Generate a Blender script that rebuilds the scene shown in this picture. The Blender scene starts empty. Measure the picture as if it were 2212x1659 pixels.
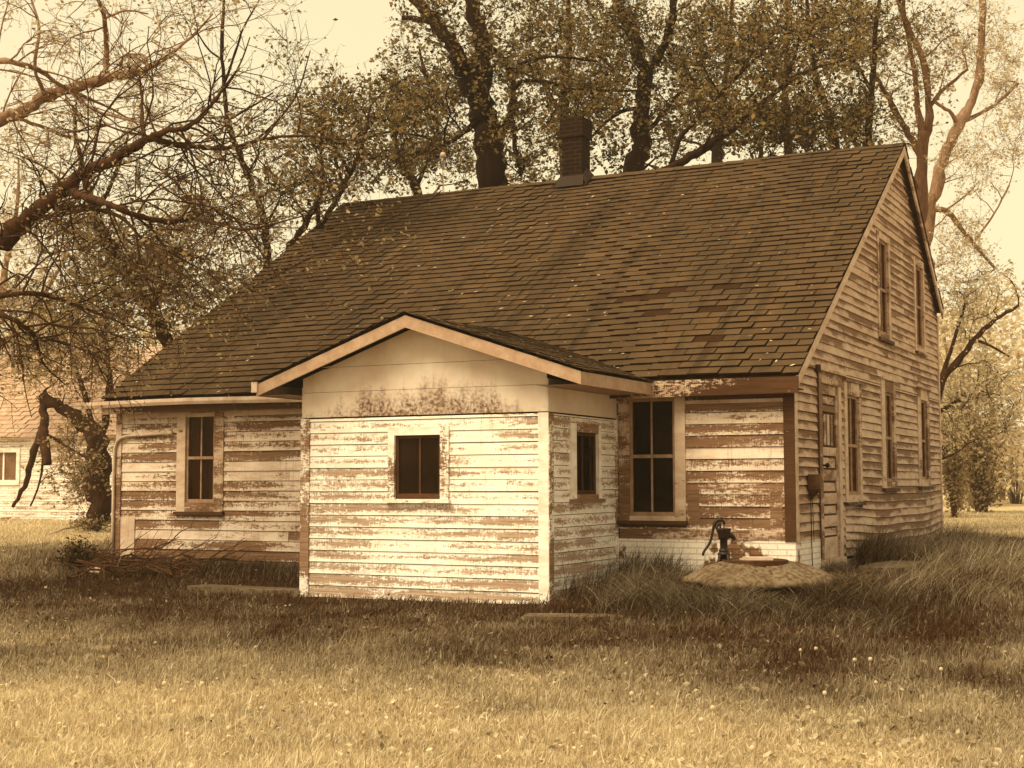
import bpy, math, random
import numpy as np
from mathutils import Matrix, Vector
random.seed(7); R = np.random.default_rng(11)
SC = bpy.context.scene
HAZE = .0007
COL = SC.collection
rad = math.radians

# ------------------------------------------------------------------ camera
W2, H2, F2 = 2212.0, 1659.0, 3075.0
CAM = np.array([4.364, -15.544, 1.061]); YAW, PIT, ROL = rad(26.844), rad(4.04), rad(-0.123)
cam = bpy.data.cameras.new('camera'); co = bpy.data.objects.new('camera', cam); COL.objects.link(co)
cam.sensor_width = 36; cam.lens = F2 / W2 * 36; cam.clip_end = 2000; cam.clip_start = .05
co.matrix_world = Matrix.Translation(Vector(CAM)) @ Matrix.Rotation(YAW, 4, 'Z') @ Matrix.Rotation(math.pi / 2 + PIT, 4, 'X') @ Matrix.Rotation(ROL, 4, 'Z')
SC.camera = co

def ray(px, py):
    a = (px - W2 / 2) / F2; b = -(py - H2 / 2) / F2
    cr, sr = math.cos(ROL), math.sin(ROL)
    r = cr * a - sr * b; U = sr * a + cr * b
    ct, st = math.cos(PIT), math.sin(PIT)
    f = ct - st * U; u = st + ct * U
    c, s = math.cos(YAW), math.sin(YAW)
    return np.array([-s * f + c * r, c * f + s * r, u])
def at(px, py, d):                      # a point of the place at d metres from the viewpoint
    return CAM + d * ray(px, py)

# ------------------------------------------------------------------ value noise
_LAT = R.random((256, 256))
def vnoise(x, y, s=1.0, o=0):
    x = np.asarray(x, float) * s + o * 17.3 + 1000; y = np.asarray(y, float) * s + o * 9.1 + 1000
    i = np.floor(x).astype(int); j = np.floor(y).astype(int); fx = x - i; fy = y - j
    fx = fx * fx * (3 - 2 * fx); fy = fy * fy * (3 - 2 * fy)
    g = lambda a, b: _LAT[a % 256, b % 256]
    return (g(i, j) * (1 - fx) + g(i + 1, j) * fx) * (1 - fy) + (g(i, j + 1) * (1 - fx) + g(i + 1, j + 1) * fx) * fy
def fbm(x, y, s=1.0, o=0):
    return vnoise(x, y, s, o) * .55 + vnoise(x, y, s * 2.1, o + 3) * .3 + vnoise(x, y, s * 4.3, o + 5) * .15
def sstep(a, b, x):
    t = np.clip((np.asarray(x, float) - a) / (b - a), 0, 1); return t * t * (3 - 2 * t)

def gz(x, y):
    x = np.asarray(x, float); y = np.asarray(y, float)
    z = np.interp(y, [-16, -9, -5, -2.8, -1.9, 0, 3, 15, 40, 60], [-.46, -.42, -.33, -.26, -.22, -.03, .08, .06, .2, .3])
    z = z + .20 * np.exp(-((x - .1) ** 2 / 2.6 + (y + 1.3) ** 2 / 1.7))
    z = z + (fbm(x, y, .5) - .5) * .07 * sstep(0, 3, np.abs(y + 1) + .4)
    return z

# ------------------------------------------------------------------ mesh builder
class MB:
    def __init__(s): s.v = []; s.q = []; s.t = []; s.n = 0; s.a = {}; s.smooth = False
    def add(s, v, q=None, t=None, **at_):
        v = np.asarray(v, float).reshape(-1, 3)
        if q is not None and len(q): s.q.append(np.asarray(q, int).reshape(-1, 4) + s.n)
        if t is not None and len(t): s.t.append(np.asarray(t, int).reshape(-1, 3) + s.n)
        for k, x in at_.items():
            s.a.setdefault(k, []).append((s.n, np.broadcast_to(np.asarray(x, float), (len(v),)).copy()))
        s.v.append(v); s.n += len(v)
    def quad(s, a, b, c, d, **k): s.add([a, b, c, d], [[0, 1, 2, 3]], **k)
    def poly(s, pts, **k): s.add(pts, None, [[0, i, i + 1] for i in range(1, len(pts) - 1)], **k)
    def box(s, lo, hi, T=None, **k):
        x0, y0, z0 = lo; x1, y1, z1 = hi
        v = [(x0, y0, z0), (x1, y0, z0), (x1, y1, z0), (x0, y1, z0), (x0, y0, z1), (x1, y0, z1), (x1, y1, z1), (x0, y1, z1)]
        if T: v = [T(*p) for p in v]
        s.add(v, [[0, 3, 2, 1], [4, 5, 6, 7], [0, 1, 5, 4], [1, 2, 6, 5], [2, 3, 7, 6], [3, 0, 4, 7]], **k)
    def tube(s, pts, rs, n=6, cap=True, jit=0, **k):
        pts = np.asarray(pts, float); m = len(pts); rs = np.broadcast_to(np.asarray(rs, float), (m,))
        tg = np.gradient(pts, axis=0); tg /= np.linalg.norm(tg, axis=1)[:, None] + 1e-9
        ref = np.array([0, 0, 1.]) if abs(tg[0][2]) < .8 else np.array([1., 0, 0])
        us = []; u = np.cross(ref, tg[0]); u /= np.linalg.norm(u)
        for i in range(m):
            u = u - tg[i] * (u @ tg[i]); u /= np.linalg.norm(u) + 1e-9; us.append(u)
        us = np.array(us); vs = np.cross(tg, us)
        an = np.arange(n) * 2 * math.pi / n
        rr = rs[:, None] * (1 + (R.random((m, n)) - .5) * jit)
        v = pts[:, None, :] + rr[..., None] * (np.cos(an)[None, :, None] * us[:, None, :] + np.sin(an)[None, :, None] * vs[:, None, :])
        i = np.arange(m - 1)[:, None] * n; j = np.arange(n)[None, :]; j2 = (j + 1) % n
        q = np.stack([i + j, i + j2, i + n + j2, i + n + j], -1).reshape(-1, 4)
        t = None; v = v.reshape(-1, 3)
        if cap:
            v = np.vstack([v, pts[0], pts[-1]]); b = m * n
            t = [[b, (x + 1) % n, x] for x in range(n)] + [[b + 1, b - n + x, b - n + (x + 1) % n] for x in range(n)]
        s.add(v, q, t, **k)
    def lathe(s, prof, c=(0, 0, 0), n=20, **k):
        m = len(prof); an = np.arange(n) * 2 * math.pi / n
        v = np.array([[c[0] + r * math.cos(a), c[1] + r * math.sin(a), c[2] + z] for r, z in prof for a in an])
        i = np.arange(m - 1)[:, None] * n; j = np.arange(n)[None, :]; j2 = (j + 1) % n
        s.add(v, np.stack([i + j, i + j2, i + n + j2, i + n + j], -1).reshape(-1, 4), **k)
    def build(s, name, mat, parent=None, **props):
        me = bpy.data.meshes.new(name)
        V = np.vstack(s.v) if s.v else np.zeros((0, 3))
        Q = np.vstack(s.q) if s.q else np.zeros((0, 4), int); T = np.vstack(s.t) if s.t else np.zeros((0, 3), int)
        me.vertices.add(len(V)); me.vertices.foreach_set('co', V.astype(np.float32).ravel())
        li = np.concatenate([Q.ravel(), T.ravel()]).astype(np.int32)
        me.loops.add(len(li)); me.loops.foreach_set('vertex_index', li)
        me.polygons.add(len(Q) + len(T))
        st = np.concatenate([np.arange(len(Q)) * 4, len(Q) * 4 + np.arange(len(T)) * 3]).astype(np.int32)
        me.polygons.foreach_set('loop_start', st)
        me.polygons.foreach_set('use_smooth', np.full(len(Q) + len(T), bool(s.smooth)))
        for k, ch in s.a.items():
            at_ = me.attributes.new(k, 'FLOAT', 'POINT'); arr = np.zeros(len(V), np.float32)
            for o, x in ch: arr[o:o + len(x)] = x
            at_.data.foreach_set('value', arr)
        me.update(calc_edges=True); me.validate()
        if mat: me.materials.append(mat)
        o = bpy.data.objects.new(name, me); COL.objects.link(o)
        if parent: o.parent = parent
        for k, x in props.items(): o[k] = x
        return o

def empty(name, loc, **props):
    o = bpy.data.objects.new(name, None); COL.objects.link(o); o.location = loc; o.empty_display_size = .3
    for k, x in props.items(): o[k] = x
    return o

# ------------------------------------------------------------------ materials
def sep(v):                             # a brown-toned albedo of lightness v
    t = min(1, v / .8)
    r = min(.88, v * 1.15); g = r * (.29 + .66 * t ** .72); b = r * (.06 + .84 * t ** .9)
    return (r, g, b, 1)

class NT:
    def __init__(s, name):
        s.m = bpy.data.materials.new(name); s.m.use_nodes = True; s.t = s.m.node_tree; s.t.nodes.clear()
    def n(s, typ, ins=None, out=0, **at_):
        nd = s.t.nodes.new('ShaderNode' + typ)
        for k, x in at_.items(): setattr(nd, k, x)
        for k, x in (ins or {}).items():
            i = nd.inputs[k]
            if isinstance(x, bpy.types.NodeSocket): s.t.links.new(x, i)
            else: i.default_value = x
        return nd.outputs[out]
    def pos(s): return s.n('TexCoord', out=3)
    def attr(s, nm): return s.n('Attribute', out=2, attribute_name=nm)
    def math(s, op, a, b=0.0, clamp=False): return s.n('Math', {0: a, 1: b}, operation=op, use_clamp=clamp)
    def scale(s, v, sc, off=None):
        x = s.n('VectorMath', {0: v, 1: sc}, operation='MULTIPLY')
        return x if off is None else s.n('VectorMath', {0: x, 1: off}, operation='ADD')
    def noise(s, v, sc=1.0, det=5, rough=.6, dist=0.0): return s.n('TexNoise', {'Vector': v, 'Scale': sc, 'Detail': det, 'Roughness': rough, 'Distortion': dist})
    def mr(s, x, a, b, c=0.0, d=1.0): return s.n('MapRange', {0: x, 1: a, 2: b, 3: c, 4: d}, clamp=True)
    def mix(s, f, a, b, bt='MIX'): return s.n('Mix', {0: f, 6: a, 7: b}, out=2, data_type='RGBA', blend_type=bt)
    def xyz(s, v): 
        nd = s.t.nodes.new('ShaderNodeSeparateXYZ'); s.t.links.new(v, nd.inputs[0]); return nd.outputs
    def comb(s, x, y, z): return s.n('CombineXYZ', {0: x, 1: y, 2: z})
    def bump(s, h, st=.3, d=.01): return s.n('Bump', {'Strength': st, 'Distance': d, 'Height': h})
    def out(s, sh): s.t.links.new(sh, s.n('OutputMaterial', out=0) if 0 else s._o()); return s.m
    def _o(s): return s.t.nodes.new('ShaderNodeOutputMaterial').inputs[0]
    def pbr(s, c, rough=.8, nrm=None, spec=.12, metal=0.0):
        i = {'Base Color': c, 'Roughness': rough, 'Metallic': metal, 'Specular IOR Level': spec}
        if nrm is not None: i['Normal'] = nrm
        return s.out(s.n('BsdfPrincipled', i))

def peel(name, ax, paint=.8, wood=.2, thr=.5, A=.22, B=.1, soft=.02, fine=.35, paint2=None, vs=7.0, mid=0.0, splash=None):
    """old oil paint flaking from boards that run along ax ('x' or 'y')"""
    m = NT(name); p = m.pos(); bid = m.attr('bid'); bv = m.attr('bv')
    off = m.comb(m.math('MULTIPLY', bid, 37.0), m.math('MULTIPLY', bid, 23.0), m.math('MULTIPLY', bid, 11.0))
    a = 1.0
    n1 = m.noise(m.scale(p, (1.5 * a, 1.5 * a, vs), off), 1.0, 5, .6)
    n2 = m.noise(m.scale(p, (17, 17, 46), off), 1.0, 6, .7); cr = m.noise(m.scale(p, (75, 75, 11), off), 1.0, 3, .6)
    n2 = m.math('ADD', m.math('MULTIPLY', n2, .68), m.math('MULTIPLY', cr, .32))
    big = m.noise(m.scale(p, (.55, .55, .7)), 1.0, 2, .5)
    val = m.math('ADD', m.math('MULTIPLY', n1, 1 - fine), m.math('MULTIPLY', n2, fine))
    val = m.math('ADD', val, m.math('MULTIPLY', m.math('SUBTRACT', bid, .5), A))
    val = m.math('ADD', val, m.math('MULTIPLY', m.math('SUBTRACT', bv, .5), -B))
    val = m.math('ADD', val, m.math('MULTIPLY', m.math('SUBTRACT', big, .5), .35))
    if mid: val = m.math('ADD', val, m.math('MULTIPLY', m.math('SUBTRACT', m.math('ABSOLUTE', m.math('SUBTRACT', bv, .52)), .25), mid))
    if splash is not None: val = m.math('SUBTRACT', val, m.mr(m.xyz(p)[2], splash, splash - .32, 0, .12))
    mask = m.mr(val, thr - soft, thr + soft)
    grain = m.noise(m.scale(p, (2.2, 2.2, 60), off), 1.0, 5, .75)
    wb = m.noise(m.scale(p, (1.2, 1.2, 3), off), 1.0, 3, .5)
    wood_c = m.mix(m.mr(grain, .32, .68), sep(wood * .5), sep(wood * 1.4))
    wood_c = m.mix(m.mr(wb, .35, .7), wood_c, m.mix(.5, wood_c, sep(wood * .6)))
    pv = m.noise(m.scale(p, (3, 3, 9), off), 1.0, 5, .6)
    p2 = paint * .72 if paint2 is None else paint2
    paint_c = m.mix(m.mr(pv, .32, .62), sep(p2), sep(paint))
    streak = m.noise(m.scale(p, (22, 22, 1.2)), 1.0, 3, .6)
    paint_c = m.mix(m.mr(streak, .56, .75, 0, .5), paint_c, sep(p2 * .6))
    col = m.mix(mask, wood_c, paint_c)
    h = m.math('ADD', m.math('MULTIPLY', mask, .6), m.math('MULTIPLY', grain, .4))
    return m.pbr(col, .75, m.bump(h, .5, .006), .15)

def plain(name, v, var=.3, sc=6.0, rough=.8, bump=.2, metal=0.0, spec=.15, stretch=(1, 1, 1)):
    m = NT(name); p = m.scale(m.pos(), stretch); n = m.noise(p, sc, 6, .65); n2 = m.noise(p, sc * 7, 4, .6)
    c = m.mix(m.mr(n, .3, .7), sep(v * (1 - var)), sep(v * (1 + var * .6)))
    c = m.mix(m.mr(n2, .55, .75, 0, .5), c, sep(v * .55))
    return m.pbr(c, rough, m.bump(n2, bump, .006), spec, metal)

M = {}
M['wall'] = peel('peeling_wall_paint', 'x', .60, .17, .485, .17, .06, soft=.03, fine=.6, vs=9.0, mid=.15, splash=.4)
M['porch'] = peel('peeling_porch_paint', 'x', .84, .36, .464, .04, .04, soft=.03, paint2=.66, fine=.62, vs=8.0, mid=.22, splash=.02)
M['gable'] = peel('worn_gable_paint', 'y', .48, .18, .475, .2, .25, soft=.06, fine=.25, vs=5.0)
M['trim'] = peel('worn_trim_paint', 'x', .5, .17, .43, .3, 0, soft=.03, fine=.5)
M['trim_dark'] = peel('bare_trim_wood', 'x', .45, .066, .56, .1, 0, soft=.02, fine=.6)
M['white_trim'] = peel('flaking_white_trim', 'x', .8, .24, .475, .2, 0, soft=.015, vs=2.0, fine=.5)
M['sash'] = plain('sash_wood', .28, .35, 8, .7)
M['sash_dark'] = plain('dark_sash_wood', .07, .4, 8, .7)
M['fascia'] = plain('fascia_board', .36, .25, 5, .75, .15)
M['tin'] = plain('painted_gutter', .5, .25, 5, .45, .1)
M['iron'] = plain('rusty_cast_iron', .014, .5, 14, .55, .35, 0.0, .3)
M['tar'] = plain('tar_flashing', .02, .3, 8, .6, .2)
M['dark'] = plain('dark_interior', .05, .3, 2, .9)
M['curtain'] = plain('old_curtain', .3, .3, 3, .9, 0, stretch=(6, 6, .3))
M['stick'] = plain('dry_stick', .075, .5, 12, .9, .4)
M['pale_stick'] = plain('barkless_stick', .45, .3, 12, .8, .3)
M['stone'] = plain('field_stone', .4, .35, 9, .85, .5)
M['steel'] = plain('lightning_rod_metal', .35, .2, 8, .4, .1, .5)

def concrete():
    m = NT('old_concrete'); p = m.pos(); n = m.noise(p, 3, 6, .65); n2 = m.noise(p, 22, 5, .6); v = m.n('TexVoronoi', {'Vector': p, 'Scale': 45})
    c = m.mix(m.mr(n, .3, .7), (.09, .064, .038, 1), (.19, .145, .095, 1)); c = m.mix(m.mr(n2, .44, .62, 0, .9), c, sep(.06)); c = m.mix(m.mr(v, .0, .25, .3, 0), c, (.4, .33, .24, 1))
    return m.pbr(c, .9, m.bump(m.math('ADD', n2, n), .6, .012))
M['concrete'] = concrete()

def brickmat(name, paint, thr, cols, bw=.205, bh=.0625, ms=.008):
    m = NT(name); p = m.pos(); x = m.xyz(p)
    v = m.comb(m.math('ADD', x[0], x[1]), x[2], 0.0)
    br = m.t.nodes.new('ShaderNodeTexBrick'); m.t.links.new(v, br.inputs['Vector'])
    for k, q in (('Scale', 1.0), ('Mortar Size', ms), ('Mortar Smooth', .2), ('Brick Width', bw), ('Row Height', bh), ('Bias', 0.0)): br.inputs[k].default_value = q
    br.inputs['Color1'].default_value = sep(cols[0]); br.inputs['Color2'].default_value = sep(cols[1]); br.inputs['Mortar'].default_value = sep(cols[2])
    n = m.noise(p, 5, 6, .6); nf = m.noise(p, 40, 4, .6); n3 = m.noise(p, 1.6, 5, .62)
    c = m.mix(m.mr(n, .3, .7, 0, .6), br.outputs[0], sep(cols[0] * .5))
    if paint:
        mask = m.mr(m.math('ADD', m.math('MULTIPLY', n3, .75), m.math('MULTIPLY', n, .25)), thr - .012, thr + .012)
        pc = m.mix(m.mr(nf, .45, .7, 0, .5), sep(paint), sep(paint * .75)); pc = m.mix(m.math('MULTIPLY', br.outputs[1], .45), pc, sep(paint * .45))
        c = m.mix(mask, c, pc)
    h = m.math('SUBTRACT', m.math('MULTIPLY', nf, .3), br.outputs[1])
    return m.pbr(c, .85, m.bump(h, .6, .008))
M['brick_found'] = brickmat('whitewashed_brick', .72, .452, (.14, .22, .1), .21, .066)
M['brick_chim'] = brickmat('sooty_chimney_brick', 0, 0, (.008, .017, .045), .2, .068, .008)

def roofmat():
    m = NT('worn_asphalt_shingle'); p = m.pos(); bid = m.attr('bid'); dk = m.attr('dk')
    gr = m.noise(p, 160, 3, .7); n = m.noise(m.scale(p, (1.2, .35, .35)), 1.0, 5, .6); st = m.noise(m.scale(p, (2.6, .2, .2)), 1.0, 5, .6, .8); n3 = m.noise(p, 5, 5, .6)
    c = m.mix(bid, (.056, .0310, .0150, 1), (.102, .0590, .0295, 1)); c = m.mix(m.mr(n, .35, .68, 0, .8), c, (.034, .021, .012, 1)); c = m.mix(m.mr(st, .55, .66, 0, .8), c, (.021, .012, .007, 1))
    c = m.mix(m.mr(st, .27, .37, .55, 0), c, (.145, .094, .052, 1)); c = m.mix(m.mr(n3, .52, .72, 0, .6), c, (.028, .018, .010, 1)); c = m.mix(m.mr(gr, .4, .75, 0, .4), c, (.17, .108, .058, 1))
    c = m.mix(m.math('MULTIPLY', dk, .85), c, sep(.022))
    return m.pbr(c, .92, m.bump(gr, .35, .004), .06)
M['roof'] = roofmat()

def plywood():
    m = NT('painted_plywood_panel'); p = m.pos(); x = m.xyz(p)
    n = m.noise(p, 2.2, 5, .6); f = m.noise(p, 26, 5, .7); sk = m.noise(m.scale(p, (7, 7, .8)), 1.0, 4, .6)
    c = m.mix(m.mr(n, .3, .7), sep(.52), sep(.66)); c = m.mix(m.mr(sk, .5, .8, 0, .25), c, sep(.4))
    rp = m.t.nodes.new('ShaderNodeValToRGB'); e = rp.color_ramp.elements
    m.t.links.new(m.mr(x[0], -5.27, -2.13), rp.inputs[0])
    e[0].position = .05; e[0].color = (0, 0, 0, 1); e[1].position = .97; e[1].color = (.05, .05, .05, 1)
    for q, k in ((.14, .35), (.27, .9), (.38, .75), (.52, 1), (.72, .9), (.85, .4)): z = e.new(q); z.color = (k, k, k, 1)
    h = m.math('SUBTRACT', m.math('MULTIPLY', rp.outputs[0], .36), m.math('SUBTRACT', x[2], 1.826))
    yy = m.mr(x[1], -1.87, -1.80, 1, 0)
    h = m.math('ADD', h, m.math('ADD', m.math('MULTIPLY', m.math('SUBTRACT', f, .5), .30), m.math('MULTIPLY', m.math('SUBTRACT', sk, .5), .55)))
    mold = m.math('MULTIPLY', m.mr(h, -.05, .2), yy)
    c = m.mix(m.math('MULTIPLY', mold, m.mr(f, .36, .6, .25, .95)), c, sep(.1))
    return m.pbr(c, .8, m.bump(f, .1, .003))
M['ply'] = plywood()

def glass():
    m = NT('dusty_window_glass'); p = m.pos(); n = m.noise(p, 3, 4, .6)
    g = m.n('BsdfGlossy', {'Color': (.75, .45, .25, 1), 'Roughness': .06, 'Normal': m.bump(n, .08, .02)})
    t = m.n('BsdfTransparent', {'Color': (.42, .22, .1, 1)}); d = m.n('BsdfDiffuse', {'Color': sep(.1)})
    fr = m.n('Fresnel', {'IOR': 1.28})
    a = m.n('MixShader', {0: m.mr(n, .35, .75, .01, .16), 1: t, 2: d})
    return m.out(m.n('MixShader', {0: fr, 1: a, 2: g}))
M['glass'] = glass()

def bark(name, v):
    m = NT(name); p = m.pos(); n = m.noise(m.scale(p, (9, 9, 1.6)), 1.6, 6, .7); b = m.noise(p, 1.1, 4, .6); f = m.noise(p, 30, 4, .6)
    c = m.mix(m.mr(n, .32, .66), sep(v * .4), sep(v * 1.3)); c = m.mix(m.mr(b, .5, .75, 0, .5), c, sep(v * 1.7)); c = m.mix(m.mr(f, .5, .8, 0, .4), c, sep(v * .5))
    return m.pbr(c, .95, m.bump(n, .9, .03), .15)
M['bark'] = bark('furrowed_bark', .024); M['bark_mid'] = bark('brown_bark', .048); M['bark_red'] = bark('reddish_bark', .11); M['bark_pale'] = bark('hazed_bark', .22)  # the palest bark has the side trees' haze put into its colour

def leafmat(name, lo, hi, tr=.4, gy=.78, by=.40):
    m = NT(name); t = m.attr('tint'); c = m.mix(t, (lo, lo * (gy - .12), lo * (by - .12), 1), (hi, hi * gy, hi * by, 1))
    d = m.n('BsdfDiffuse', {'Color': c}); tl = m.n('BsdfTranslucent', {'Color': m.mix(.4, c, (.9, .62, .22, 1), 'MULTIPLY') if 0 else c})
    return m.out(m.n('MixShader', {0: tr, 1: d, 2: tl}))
M['leaf'] = leafmat('spring_leaf', .016, .36, .45, .69, .30); M['leaf_dark'] = leafmat('dark_leaf', .010, .11, .35, .64, .26)  # the second is a darker leaf tone throughout
M['leaf_pale'] = leafmat('hazed_spring_leaf', .38, .75, .5, .86, .6); M['leaf_mid'] = leafmat('hazed_budding_leaf', .12, .46, .45, .74, .42)  # haze over the side and far trees put into these leaf colours
M['litter'] = leafmat('fallen_petal', .25, .6, .2, .84, .58); M['floss'] = leafmat('seed_floss', .7, .85, .4, .9, .7)

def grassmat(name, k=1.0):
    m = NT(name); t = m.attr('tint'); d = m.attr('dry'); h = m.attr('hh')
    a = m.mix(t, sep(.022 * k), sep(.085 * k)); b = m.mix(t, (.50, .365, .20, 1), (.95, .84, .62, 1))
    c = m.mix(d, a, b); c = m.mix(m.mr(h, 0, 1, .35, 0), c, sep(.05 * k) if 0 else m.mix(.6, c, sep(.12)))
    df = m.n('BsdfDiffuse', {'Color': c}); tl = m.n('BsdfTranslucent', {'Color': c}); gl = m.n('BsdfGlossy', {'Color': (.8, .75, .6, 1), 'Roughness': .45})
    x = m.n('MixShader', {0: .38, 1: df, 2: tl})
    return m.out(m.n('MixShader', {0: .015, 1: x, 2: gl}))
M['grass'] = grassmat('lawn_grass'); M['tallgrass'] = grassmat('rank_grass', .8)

def groundmat():
    m = NT('thatch_and_soil'); p = m.pos(); d = m.attr('dry'); n = m.noise(p, 2.5, 6, .65); f = m.noise(p, 40, 5, .7)
    a = m.mix(m.mr(f, .3, .7), sep(.015), sep(.055)); b = m.mix(m.mr(f, .3, .7), (.35, .25, .13, 1), (.62, .50, .32, 1))
    c = m.mix(d, a, b); c = m.mix(m.mr(n, .55, .75, 0, .5), c, sep(.05))  # soil colour carries the same painted outward glow as the lawn
    return m.pbr(c, .95, m.bump(f, .7, .02), .1)
M['ground'] = groundmat()

# ------------------------------------------------------------------ light and sky
SUN_EL, SUN_AZ = rad(54), rad(155)       # azimuth: degrees left of the +Y axis
sdir = Vector((-math.sin(SUN_AZ) * math.cos(SUN_EL), math.cos(SUN_AZ) * math.cos(SUN_EL), math.sin(SUN_EL)))
sl = bpy.data.lights.new('sun', 'SUN'); sl.energy = 3.1; sl.angle = rad(35); sl.color = (1, .84, .53)
so = bpy.data.objects.new('sun', sl); COL.objects.link(so); so.rotation_euler = sdir.to_track_quat('Z', 'Y').to_euler()
w = bpy.data.worlds.new('World'); SC.world = w; w.use_nodes = True; nt = w.node_tree; nt.nodes.clear()
sky = nt.nodes.new('ShaderNodeTexSky'); sky.sky_type = 'NISHITA'; sky.sun_disc = False; sky.sun_elevation = SUN_EL; sky.sun_rotation = -SUN_AZ; sky.air_density = 1.5; sky.dust_density = 4.0
bw = nt.nodes.new('ShaderNodeRGBToBW'); mx = nt.nodes.new('ShaderNodeMix'); mx.data_type = 'FLOAT'; mx.inputs[0].default_value = .6; mx.inputs[3].default_value = 7.0
ml = nt.nodes.new('ShaderNodeMix'); ml.data_type = 'RGBA'; ml.blend_type = 'MULTIPLY'; ml.inputs[0].default_value = 1; ml.inputs[7].default_value = (1.0, .855, .53, 1)
bg = nt.nodes.new('ShaderNodeBackground'); bg.inputs[1].default_value = .124; ow = nt.nodes.new('ShaderNodeOutputWorld')
L = nt.links.new
L(sky.outputs[0], bw.inputs[0]); L(bw.outputs[0], mx.inputs[2]); L(mx.outputs[0], ml.inputs[6]); L(ml.outputs[2], bg.inputs[0]); L(bg.outputs[0], ow.inputs[0])
SC.view_settings.view_transform = 'Standard'; SC.view_settings.look = 'None'; SC.view_settings.exposure = .62; SC.view_settings.gamma = 1
SC.cycles.use_denoising = True; SC.cycles.max_bounces = 6; SC.cycles.diffuse_bounces = 3; SC.cycles.transparent_max_bounces = 8
SC.cycles.sample_clamp_indirect = 4

# ------------------------------------------------------------------ ground
def lawn_glow(x, y):                      # painted glow: lawn colour fades to pale away from the house
    x = np.asarray(x, float); y = np.asarray(y, float)
    dx = np.maximum(np.maximum(-8.6 - x, x - .9), 0); dy = np.maximum(np.maximum(-1.9 - y, y - 8), 0)
    d = np.hypot(dx, dy)
    return np.clip(sstep(1.2, 7.0, d + (fbm(x, y, .45, 4) - .5) * 4.2), 0, 1)
gx = np.concatenate([[-420, -250, -150, -100, -75, -60, -50, -42, -35, -29, -24, -20, -17], np.arange(-15, 11.01, .3), [13, 16, 20, 25, 32, 40, 55, 80, 130, 220, 420]])
gy = np.concatenate([[-300, -120, -60, -35, -25, -20], np.arange(-17, 13.01, .3), [15, 18, 22, 27, 33, 40, 50, 65, 90, 130, 200, 330, 520]])
X, Y = np.meshgrid(gx, gy); Z = gz(X, Y)
g = MB(); g.smooth = True
ni, nj = X.shape; idx = np.arange(ni * nj).reshape(ni, nj)
g.add(np.stack([X, Y, Z], -1).reshape(-1, 3), np.stack([idx[:-1, :-1], idx[:-1, 1:], idx[1:, 1:], idx[1:, :-1]], -1).reshape(-1, 4), dry=lawn_glow(X, Y).ravel())
g.build('ground', M['ground'], kind='structure', label='lawn and soil around the old house, painted paler outward')

# ------------------------------------------------------------------ house helpers
def TF(y0): return lambda u, w_, z: (u, y0 - w_, z)           # wall that faces -Y
def TG(x0): return lambda u, w_, z: (x0 + w_, u, z)           # wall that faces +X
def TL(x0): return lambda u, w_, z: (x0 - w_, u, z)           # wall that faces -X
def TR(y0): return lambda u, w_, z: (u, y0 + w_, z)           # wall that faces +Y

def siding(mb, T, u0, u1, z0, z1, ex, holes=(), top=None, wob=None, lo=.004, hi=.016, du=.5, joint=(1.5, 4.0), b0=0):
    """lapped boards; top(u) limits them under a roof, wob(u, z) is how far a settled wall sags"""
    wob = wob or (lambda u, z: 0)
    z = z0; row = 0
    while z < z1 - .004:
        zt = min(z + ex, z1)
        cuts = sorted({z, zt} | {h for ho in holes for h in ho[2:4] if z + .004 < h < zt - .004})
        js = [u0]
        while js[-1] < u1: js.append(js[-1] + random.uniform(*joint))
        js[-1] = u1
        bids = [random.random() for _ in js]
        tilt = random.uniform(-.004, .004); out = random.uniform(-.002, .003)
        for za, zb in zip(cuts, cuts[1:]):
            if zb - za < .004: continue
            iv = [(u0, u1)]
            for a, b, c, d in holes:
                if c < (za + zb) / 2 < d:
                    nv = []
                    for p, q in iv:
                        if b <= p or a >= q: nv.append((p, q)); continue
                        if a > p: nv.append((p, a))
                        if b < q: nv.append((b, q))
                    iv = nv
            for p, q in iv:
                for k in range(len(js) - 1):
                    a, b = max(p, js[k] + (.002 if k else 0)), min(q, js[k + 1] - .002)
                    if b - a < .01: continue
                    n = max(1, int(round((b - a) / du))); us = np.linspace(a, b, n + 1)
                    fa, fb = (za - z) / ex, (zb - z) / ex; zb_ = zb - (.007 if zb == zt and top is None else 0)
                    wa = hi + (lo - hi) * fa + out; wb = hi + (lo - hi) * fb + out
                    for c, d in zip(us, us[1:]):
                        sg = lambda u, zz: zz + wob(u, zz) + tilt * (u - u0) / (u1 - u0)
                        t0 = zb_ if top is None else min(zb, top(c)); t1 = zb_ if top is None else min(zb, top(d))
                        if t0 <= za + .003 and t1 <= za + .003: continue
                        t0 = max(t0, za); t1 = max(t1, za)
                        mb.add([T(c, wa, sg(c, za)), T(d, wa, sg(d, za)), T(d, wb, sg(d, t1)), T(c, wb, sg(c, t0)), T(c, 0, sg(c, za)), T(d, 0, sg(d, za))],
                               [[0, 1, 2, 3], [4, 5, 1, 0]], bid=bids[k], bv=[fa, fa, fb, fb, fa, fa])
        z = zt; row += 1
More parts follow.
